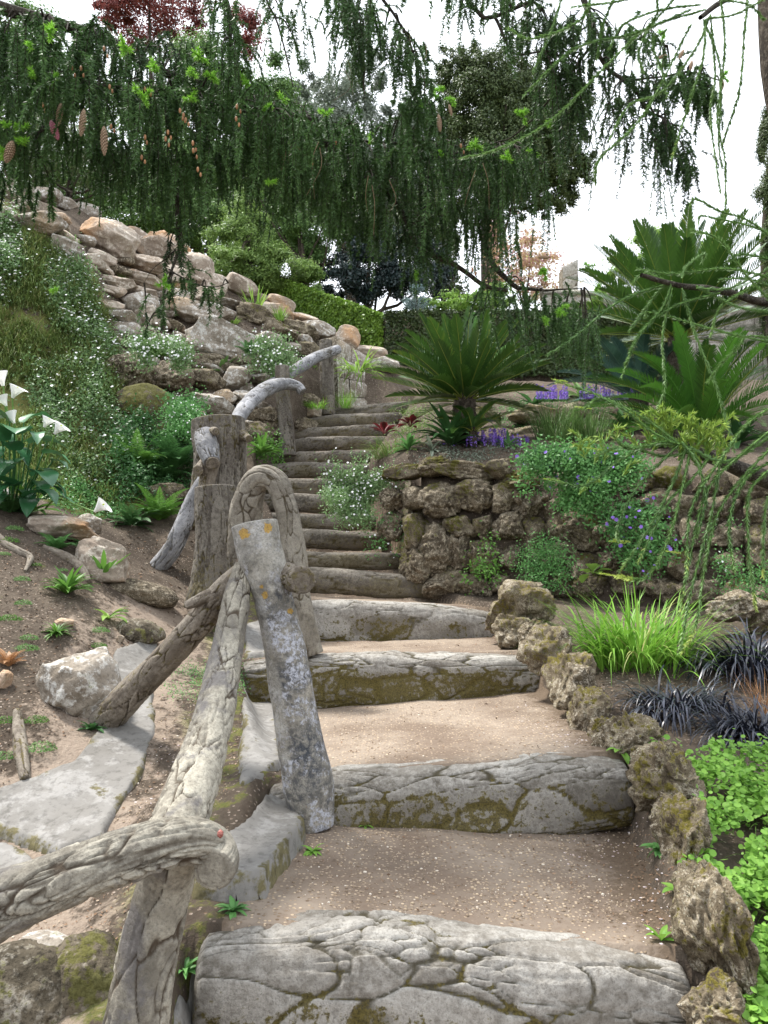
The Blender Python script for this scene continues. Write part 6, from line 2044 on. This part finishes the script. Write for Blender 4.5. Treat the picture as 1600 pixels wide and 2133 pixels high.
bough(spt, [[(450, -80, 3.3), (475, 20, 3.3), (480, 90, 3.3), (505, 170, 3.3)], [(545, -80, 3.3), (560, 0, 3.3), (590, 80, 3.3), (612, 180, 3.3)], [(690, -90, 3.4), (715, 0, 3.4), (745, 60, 3.4), (760, 200, 3.4)], [(760, -50, 3.4), (840, 60, 3.5), (885, 150, 3.5)]],
      [[.014, .012, .004], [.006, .003], [.014, .012, .003], [.01, .006, .003]],
      [([(440, -50, 3.3), (475, 20, 3.3), (500, 110, 3.3)], 40, (70, 170), .08), ([(540, -60, 3.3), (600, -40, 3.3), (650, -60, 3.3)], 14, (140, 300), .1), ([(590, 20, 3.3), (625, 60, 3.3)], 8, (80, 160), .05), ([(690, -60, 3.4), (730, 10, 3.4), (790, 0, 3.4)], 60, (100, 190), .1),
       ([(740, 60, 3.4), (800, 80, 3.4), (860, 90, 3.5)], 60, (90, 170), .1), ([(830, 60, 3.5), (870, 120, 3.5), (885, 200, 3.5)], 26, (60, 120), .08)], 4, n_need=110, name='branch')
bough(spt, [[(900, -120, 3.4), (990, 20, 3.4), (1020, 35, 3.4), (1060, 20, 3.4), (1110, 0, 3.4)], [(1030, 35, 3.4), (1050, 80, 3.4), (1075, 110, 3.4), (1130, 105, 3.4)], [(1190, -60, 3.5), (1230, 50, 3.5), (1240, 100, 3.5), (1270, 145, 3.5), (1310, 165, 3.5), (1385, 160, 3.5)],
            [(1270, 145, 3.5), (1320, 185, 3.5), (1350, 230, 3.5), (1390, 250, 3.5), (1430, 330, 3.5)], [(1385, 160, 3.5), (1440, 150, 3.5), (1510, 175, 3.5)], [(1240, 90, 3.5), (1160, 190, 3.6), (1110, 245, 3.7), (1060, 290, 3.8), (1000, 310, 3.9)], [(1250, 80, 3.5), (1320, 80, 3.5), (1390, 95, 3.5)]],
      [[.012, .008], [.008, .004], [.016, .014, .008, .004], [.01, .007, .002], [.005, .003], [.007, .005, .003], [.006, .003]],
      [([(930, -50, 3.4), (1010, -20, 3.4), (1110, -40, 3.4)], 56, (60, 150), .1), ([(1060, 30, 3.4), (1120, 40, 3.4), (1200, 60, 3.4)], 70, (60, 160), .1), ([(1230, 40, 3.5), (1260, 70, 3.5), (1380, 80, 3.5)], 60, (50, 110), .08),
       ([(1260, 150, 3.5), (1310, 165, 3.5), (1380, 170, 3.5), (1490, 180, 3.5)], 70, (60, 110), .08), ([(1265, 200, 3.5), (1330, 230, 3.5), (1400, 280, 3.5)], 46, (150, 260), .08), ([(1370, 250, 3.5), (1400, 300, 3.5), (1440, 350, 3.5)], 56, (50, 110), .08),
       ([(1130, 170, 3.6), (1170, 190, 3.6), (1220, 200, 3.6)], 44, (110, 240), .1), ([(1130, 110, 3.5), (1180, 130, 3.5), (1230, 130, 3.5)], 50, (60, 120), .08), ([(1420, 150, 3.5), (1480, 190, 3.5), (1450, 230, 3.5)], 34, (40, 90), .06)], 5, n_need=100, name='branch')

# fresh shoots, cones and buds
r_ = np.random.default_rng(44)
TIPS = [(105, 65), (65, 90), (110, 165), (68, 163), (15, 265), (50, 265), (10, 325), (45, 300), (320, 137), (395, 148), (285, 190), (300, 200), (440, 160), (417, 120), (260, 98), (510, 168), (560, 220), (678, 238), (772, 280), (560, 380), (398, 202),
        (900, 195), (915, 185), (875, 220), (940, 205), (895, 225), (1185, 55), (1150, 185), (1310, 110), (1385, 70), (990, 305), (925, 318), (1088, 235), (1090, 245), (1150, 248), (1505, 160), (1110, 315), (1125, 565), (1135, 575), (1170, 640), (1165, 647), (1140, 662), (870, 570),
        (1245, 595), (340, 590), (590, 210), (120, 600), (1380, 140), (1225, 555), (1060, 330)]
gt = {}
for k, (px, py) in enumerate(TIPS):
    p = P(px, py, 3.05 + .6 * min(1, max(0, px - 300) / 600) - (0.1 if py < 100 else 0) + (0 if py < 450 else .25))
    g = Geo()
    for q in range(r_.integers(2, 5)):
        dd = nrm(r_.normal(size=3) + [0, -.3, -.2])
        n = 60
        t_ = r_.uniform(0, 1, (n, 1))
        C = p + dd * .034 * t_
        D = nrm(nrm(r_.normal(size=(n, 3))) + dd * .9)
        W_ = nrm(np.cross(D, r_.normal(size=(n, 3)))) * .0024
        V = np.stack([C - W_, C + W_, C + D * .023], 1).reshape(-1, 3)
        g.add(V, None, np.arange(n * 3).reshape(-1, 3), a=np.repeat(r_.uniform(0, 1, n), 3))
    g.make('fresh_shoot', M['fresh'], spt)


def cone(px, py, hpx, wpx, d, tree_, tilt=0.1, mat='cone', label=None):
    L = hpx * d / F
    R = wpx * d / F / 2
    n, m = 70, 48
    t = np.linspace(0, 1, n)[:, None]
    th = np.linspace(0, 2 * math.pi, m, endpoint=False)[None]
    prof = np.sin(np.pi * np.clip(t, .02, .985) ** .8) ** .55
    ph = t * 13
    sc = np.abs(((ph + th / (2 * math.pi) * 5) % 1) - .0)
    sc2 = np.abs(((th / (2 * math.pi) * 8 - ph * .62) % 1) - .5) * 2
    lat = np.abs(((t * 9 + th / (2 * math.pi) * 5) % 1) - .5) * 2
    lat2 = np.abs(((t * 9 - th / (2 * math.pi) * 8) % 1) - .5) * 2
    sc = 1 - lat * lat2
    rad = R * prof * (.6 + .38 * (1 - sc)) + 0 * sc2
    X = rad * np.cos(th)
    Y = rad * np.sin(th)
    Z = (-(t - .5) * L) + 0 * th - .01 * (1 - sc)
    V = np.stack([X, Y, Z], -1).reshape(-1, 3)
    c_, s_ = math.cos(tilt), math.sin(tilt)
    V = V @ A([[c_, 0, -s_], [0, 1, 0], [s_, 0, c_]]) + P(px, py, d)
    o = mesh('cone', V, grid_quads(n, m, True), None, M[mat], tree_, attrs={'tint': (np.clip((1 - sc) * 1.3, 0, .84) + 0 * th).ravel()})
    if label:
        o['label'] = label
    return o


for px, py, h, w, tilt, mt, lb in [(124, 237, 52, 17, .1, 'cone', None), (172, 254, 62, 19, .08, 'cone', None), (217, 292, 66, 20, -.05, 'cone', None), (20, 315, 50, 26, .25, 'cone', None),
                                   (113, 270, 46, 20, -.4, 'conepink', 'young pink cone'), (915, 255, 40, 14, -.1, 'cone', None), (938, 228, 26, 10, -.2, 'cone', None), (1503, 175, 24, 14, 0, 'cone', None), (1135, 536, 26, 10, 1.55, 'cone', None),
                                   (1380, 118, 22, 9, 1.2, 'cone', None), (1420, 112, 24, 10, .5, 'cone', None), (1440, 135, 22, 10, .2, 'cone', None)]:
    cone(px, py, h, w, 3.05 if px < 400 else 3.4, spt, tilt, mt, lb)
for px, py in [(380, 240), (150, 145), (168, 145), (228, 178), (218, 105), (265, 270), (300, 285), (346, 290), (350, 275), (402, 300), (404, 315), (412, 352), (296, 325), (308, 185), (495, 220), (492, 248), (583, 318), (700, 297), (375, 235), (387, 247), (232, 260), (645, 330), (985, 558), (88, 218), (960, 305)]:
    V = ico(2)[0] * [.006, .006, .013] + P(px, py, 3.08 if px < 500 else 3.5) + r_.normal(size=3) * .004
    V2 = ico(2)[0] * [.005, .005, .011] + P(px + 6, py + 12, 3.08 if px < 500 else 3.5)
    g = Geo()
    g.add(V, None, ico(2)[1], a=r_.uniform(0, .8)).add(V2, None, ico(2)[1], a=r_.uniform(0, .8))
    g.make('brown_bud', M['bud'], spt)
# bare dead twigs
for k in range(18):
    g = Geo()
    px, py = [(790, 380), (600, 290), (675, 300), (740, 140), (460, 60), (1010, 350), (880, 60), (640, 40)][k % 8]
    px += r_.normal() * 20
    py += r_.normal() * 20
    a = r_.uniform(-.6, .6)
    tube_geo(g, PP((px, py, 3.45), (px + 25 * a, py + 40, 3.42), (px + 30 * a + r_.normal() * 20, py + r_.uniform(60, 120), 3.45)), [.0016, .0012, .0008], 4, n=8)
    g.make('dead_twig', M['litter'], spt)


# ------------------------------------------------------------ rope branched conifer at the right
rt = thing('rope_conifer', P(1640, 1230, 2.9) * [1, 1, 0] + [0, 0, float(gz(*P(1640, 1230, 2.9)[:2]))], 'sprawling conifer with long rope like shoots reaching in from the right edge', 'tree')
g = Geo()
tb = P(1640, 1230, 2.9)
tube_geo(g, [[tb[0] + .5, 2.9, float(gz(tb[0] + .5, 2.9)) - .1], [tb[0] + .45, 2.9, 1.6], P(1740, 700, 2.9), P(1650, 300, 2.9), P(1614, 80, 2.9), P(1606, -400, 2.9)], [.08, .075, .07, .065, .06, .05], 12, n=30, jit=.02)
g.make('trunk', M['wood'], rt)


def rope(gn, gs, pts, nl=.011, rad=.0035, rng=None, dens=520, tip=0.0, nw=.0026):
    C = crom(PP(*pts), 40)
    L = np.linalg.norm(np.diff(C, axis=0), axis=1).sum()
    tube_geo(gs, C[::4], [rad, rad * .8, rad * .4], 5, n=20, a=.4)
    n = int(L * dens)
    t = rng.uniform(0, 1, n)
    s = t * 39
    i = np.clip(s.astype(int), 0, 38)
    p = C[i] * (1 - (s - i))[:, None] + C[i + 1] * (s - i)[:, None]
    T = nrm(C[i + 1] - C[i])
    R = rng.normal(size=(n, 3))
    R = nrm(R - T * (R * T).sum(-1, keepdims=True))
    D = nrm(R + T * 1.35)
    l = nl * rng.uniform(.8, 1.15, n)[:, None] * np.clip(1.25 - .4 * t, .6, 1)[:, None]
    W_ = nrm(np.cross(D, R + rng.normal(size=(n, 3)) * .2)) * nw * .5
    V = np.stack([p - W_, p + W_, p + D * l], 1).reshape(-1, 3)
    base = rng.uniform(0, .6)
    tint = np.clip(base + rng.normal(size=n) * .1 + np.where(t > 1 - .12, .5 * tip, 0), 0, 1)
    gn.add(V, None, np.arange(n * 3).reshape(-1, 3), a=np.repeat(tint, 3))


r_ = np.random.default_rng(90)
RB = [  # woody branches: px polylines and radii
    ([(1760, 650, 2.9), (1640, 640, 2.7), (1520, 610, 2.5), (1395, 590, 2.4), (1340, 570, 2.35)], [.022, .014, .007]),
    ([(1800, 1000, 2.9), (1680, 1010, 2.5), (1600, 1000, 2.35), (1500, 960, 2.25), (1420, 925, 2.2), (1400, 900, 2.2)], [.05, .035, .03, .012]),
    ([(1720, 60, 2.9), (1600, -20, 2.7), (1500, 10, 2.6), (1460, 40, 2.55)], [.03, .014, .008]),
]
HUBS = {'top': (1465, 40, 2.55), 'mid': (1395, 590, 2.4), 'low': (1415, 925, 2.2)}
ROPES = [
    # from the top right
    [(1470, 20), (1350, 60), (1260, 140), (1150, 250), (1040, 310), (960, 330)], [(1440, 20), (1320, 70), (1200, 100), (1090, 200)], [(1500, -20), (1510, 100), (1495, 250), (1510, 330), (1512, 430)], [(1560, -30), (1550, 80), (1540, 190), (1505, 300)],
    [(1480, 30), (1490, 160), (1480, 240), (1500, 400)], [(1470, 40), (1465, 120), (1440, 200), (1400, 330)], [(1480, 30), (1450, 100), (1380, 190), (1310, 220), (1270, 290)], [(1300, -40), (1260, 40), (1245, 120)],
    [(1240, -40), (1210, 40), (1110, 80), (1060, 60)], [(1420, -20), (1360, 50), (1330, 110), (1340, 150)], [(1400, -40), (1300, 0), (1190, 15)], [(1500, 0), (1560, 10), (1590, 40)], [(1460, 10), (1380, 20), (1300, 50), (1270, 100)],
    [(1360, -40), (1370, 20), (1350, 60)], [(1180, -40), (1150, 60), (1110, 150)], [(1390, 60), (1360, 90), (1380, 150), (1390, 200)], [(1470, 40), (1530, 30), (1590, 0)],
    [(1465, 40), (1500, 140), (1498, 300), (1505, 350)], [(1440, 50), (1340, 240), (1250, 330), (1240, 380)],
    # right edge towards the left
    [(1640, 520), (1560, 460), (1500, 440), (1450, 415), (1440, 425)], [(1640, 500), (1560, 470), (1490, 455), (1460, 450), (1455, 465)], [(1640, 620), (1590, 590), (1540, 580), (1500, 583)], [(1640, 560), (1600, 540), (1540, 530), (1520, 545)], [(1640, 660), (1560, 580), (1500, 500), (1440, 480)],
    [(1640, 710), (1560, 700), (1540, 720), (1500, 760), (1475, 795)], [(1640, 720), (1500, 690), (1360, 650), (1345, 660)],
    # from the middle hub
    [(1400, 590), (1330, 610), (1270, 640), (1200, 700), (1140, 740)], [(1400, 585), (1380, 640), (1330, 700), (1305, 755)], [(1395, 590), (1370, 610), (1340, 650), (1310, 690)], [(1420, 580), (1430, 555), (1465, 530), (1463, 545)],
    [(1400, 600), (1380, 700), (1385, 800), (1370, 850)], [(1420, 600), (1450, 700), (1490, 800), (1520, 900), (1530, 940)], [(1500, 610), (1400, 640), (1330, 700), (1295, 785)], [(1640, 590), (1520, 560), (1400, 570), (1330, 560)],
    [(1395, 590), (1350, 570), (1330, 575), (1320, 590)], [(1450, 600), (1520, 600), (1600, 560)], [(1450, 595), (1540, 640), (1640, 650)], [(1640, 540), (1560, 600), (1500, 640), (1480, 700)],
    # low hub fan
    [(1415, 925), (1340, 870), (1250, 825), (1160, 795)], [(1415, 925), (1360, 900), (1310, 860), (1250, 830), (1220, 850)], [(1415, 925), (1350, 930), (1290, 960), (1220, 1010), (1150, 1000)], [(1415, 925), (1340, 1000), (1300, 1060), (1285, 1110), (1290, 1130)],
    [(1430, 930), (1400, 1010), (1340, 1120), (1290, 1190)], [(1440, 930), (1400, 1100), (1350, 1200), (1280, 1200)], [(1600, 900), (1540, 950), (1480, 1010), (1450, 1100), (1415, 1280)], [(1640, 900), (1570, 970), (1500, 1060), (1470, 1170), (1450, 1300), (1420, 1360)],
    [(1640, 950), (1560, 990), (1520, 1080), (1530, 1190)], [(1600, 980), (1560, 1030), (1560, 1150), (1575, 1270)], [(1640, 1020), (1600, 1040), (1590, 1130), (1590, 1200)], [(1450, 940), (1380, 950), (1300, 930), (1240, 950)],
    [(1430, 930), (1500, 960), (1560, 940), (1640, 880)], [(1640, 830), (1560, 880), (1500, 960), (1440, 1060), (1430, 1200)], [(1415, 925), (1380, 920), (1310, 935), (1270, 900)], [(1480, 950), (1440, 1000), (1390, 1050), (1330, 1170)],
    [(1420, 920), (1450, 960), (1470, 1040), (1450, 1120)], [(1500, 960), (1480, 1080), (1440, 1230), (1415, 1360)],
]
r_ = np.random.default_rng(91)
for k, (pts, rr) in enumerate(RB):
    gb, gn, gs = Geo(), Geo(), Geo()
    tube_geo(gb, PP(*pts), rr, 9, n=40, jit=.012, seed=k)
    bro = gb.make('branch', M['twig'] if k != 1 else M['twig'], rt)
    sel = {0: ROPES[19:38], 1: ROPES[38:], 2: ROPES[:19]}[k]
    dd = {0: 2.4, 1: 2.15, 2: 2.55}[k]
    for q, rp in enumerate(sel):
        off = r_.uniform(-.15, .15)
        pts3 = [(x, y, dd + off * i / 3) for i, (x, y) in enumerate(rp)]
        rope(gn, gs, pts3, rng=r_, tip=1.0 if k == 1 else .4, nl=.0175, nw=.005, dens=950, rad=.0028)
    gc = Geo()
    if k == 1:       # dense crest of young upright shoots
        for q in range(34):
            x0 = 1330 + 190 * r_.random()
            y0 = 935 + 60 * (x0 - 1400) / 150 * .5 + r_.normal() * 14
            a = r_.uniform(-.9, .9)
            l = r_.uniform(35, 75)
            rope(gc, gs, [(x0, y0, 2.2), (x0 + l * .5 * a, y0 - l * .6, 2.18), (x0 + l * a, y0 - l, 2.17), (x0 + l * a * 1.25, y0 - l * .9, 2.17)], rng=r_, tip=.4, nl=.024, dens=700, nw=.005)
        for q in range(12):
            x0, y0 = 1260 + r_.normal() * 30, 950 + r_.normal() * 30
            a = r_.uniform(-1, 1)
            rope(gc, gs, [(x0, y0, 2.25), (x0 + 20 * a, y0 - 25, 2.25), (x0 + 40 * a, y0 - 30, 2.25)], rng=r_, tip=.4, nl=.024, dens=700, nw=.005)
    gs.make('shoot', M['stalk'], bro)
    if k == 1:
        gc.make('young_needles', M['crest'], bro)
    gn.make('needles', M['snake'], bro)
for px, py, a in [(1170, 793, 3.0), (1155, 1000, 3.1), (1290, 1130, 3.4), (1300, 1127, 3.2), (1270, 1197, 3.3), (1405, 1150, -.4), (1240, 935, 2.6), (1220, 850, 2.4)]:
    gn, gs = Geo(), Geo()
    rope(gn, gs, [(px + 14, py + 2, 2.2), (px, py, 2.2), (px - 20, py - 3, 2.2)], rng=r_, tip=0, nl=.009, dens=1200)
    gn.make('shoot_tip', M['snaketip'], rt)
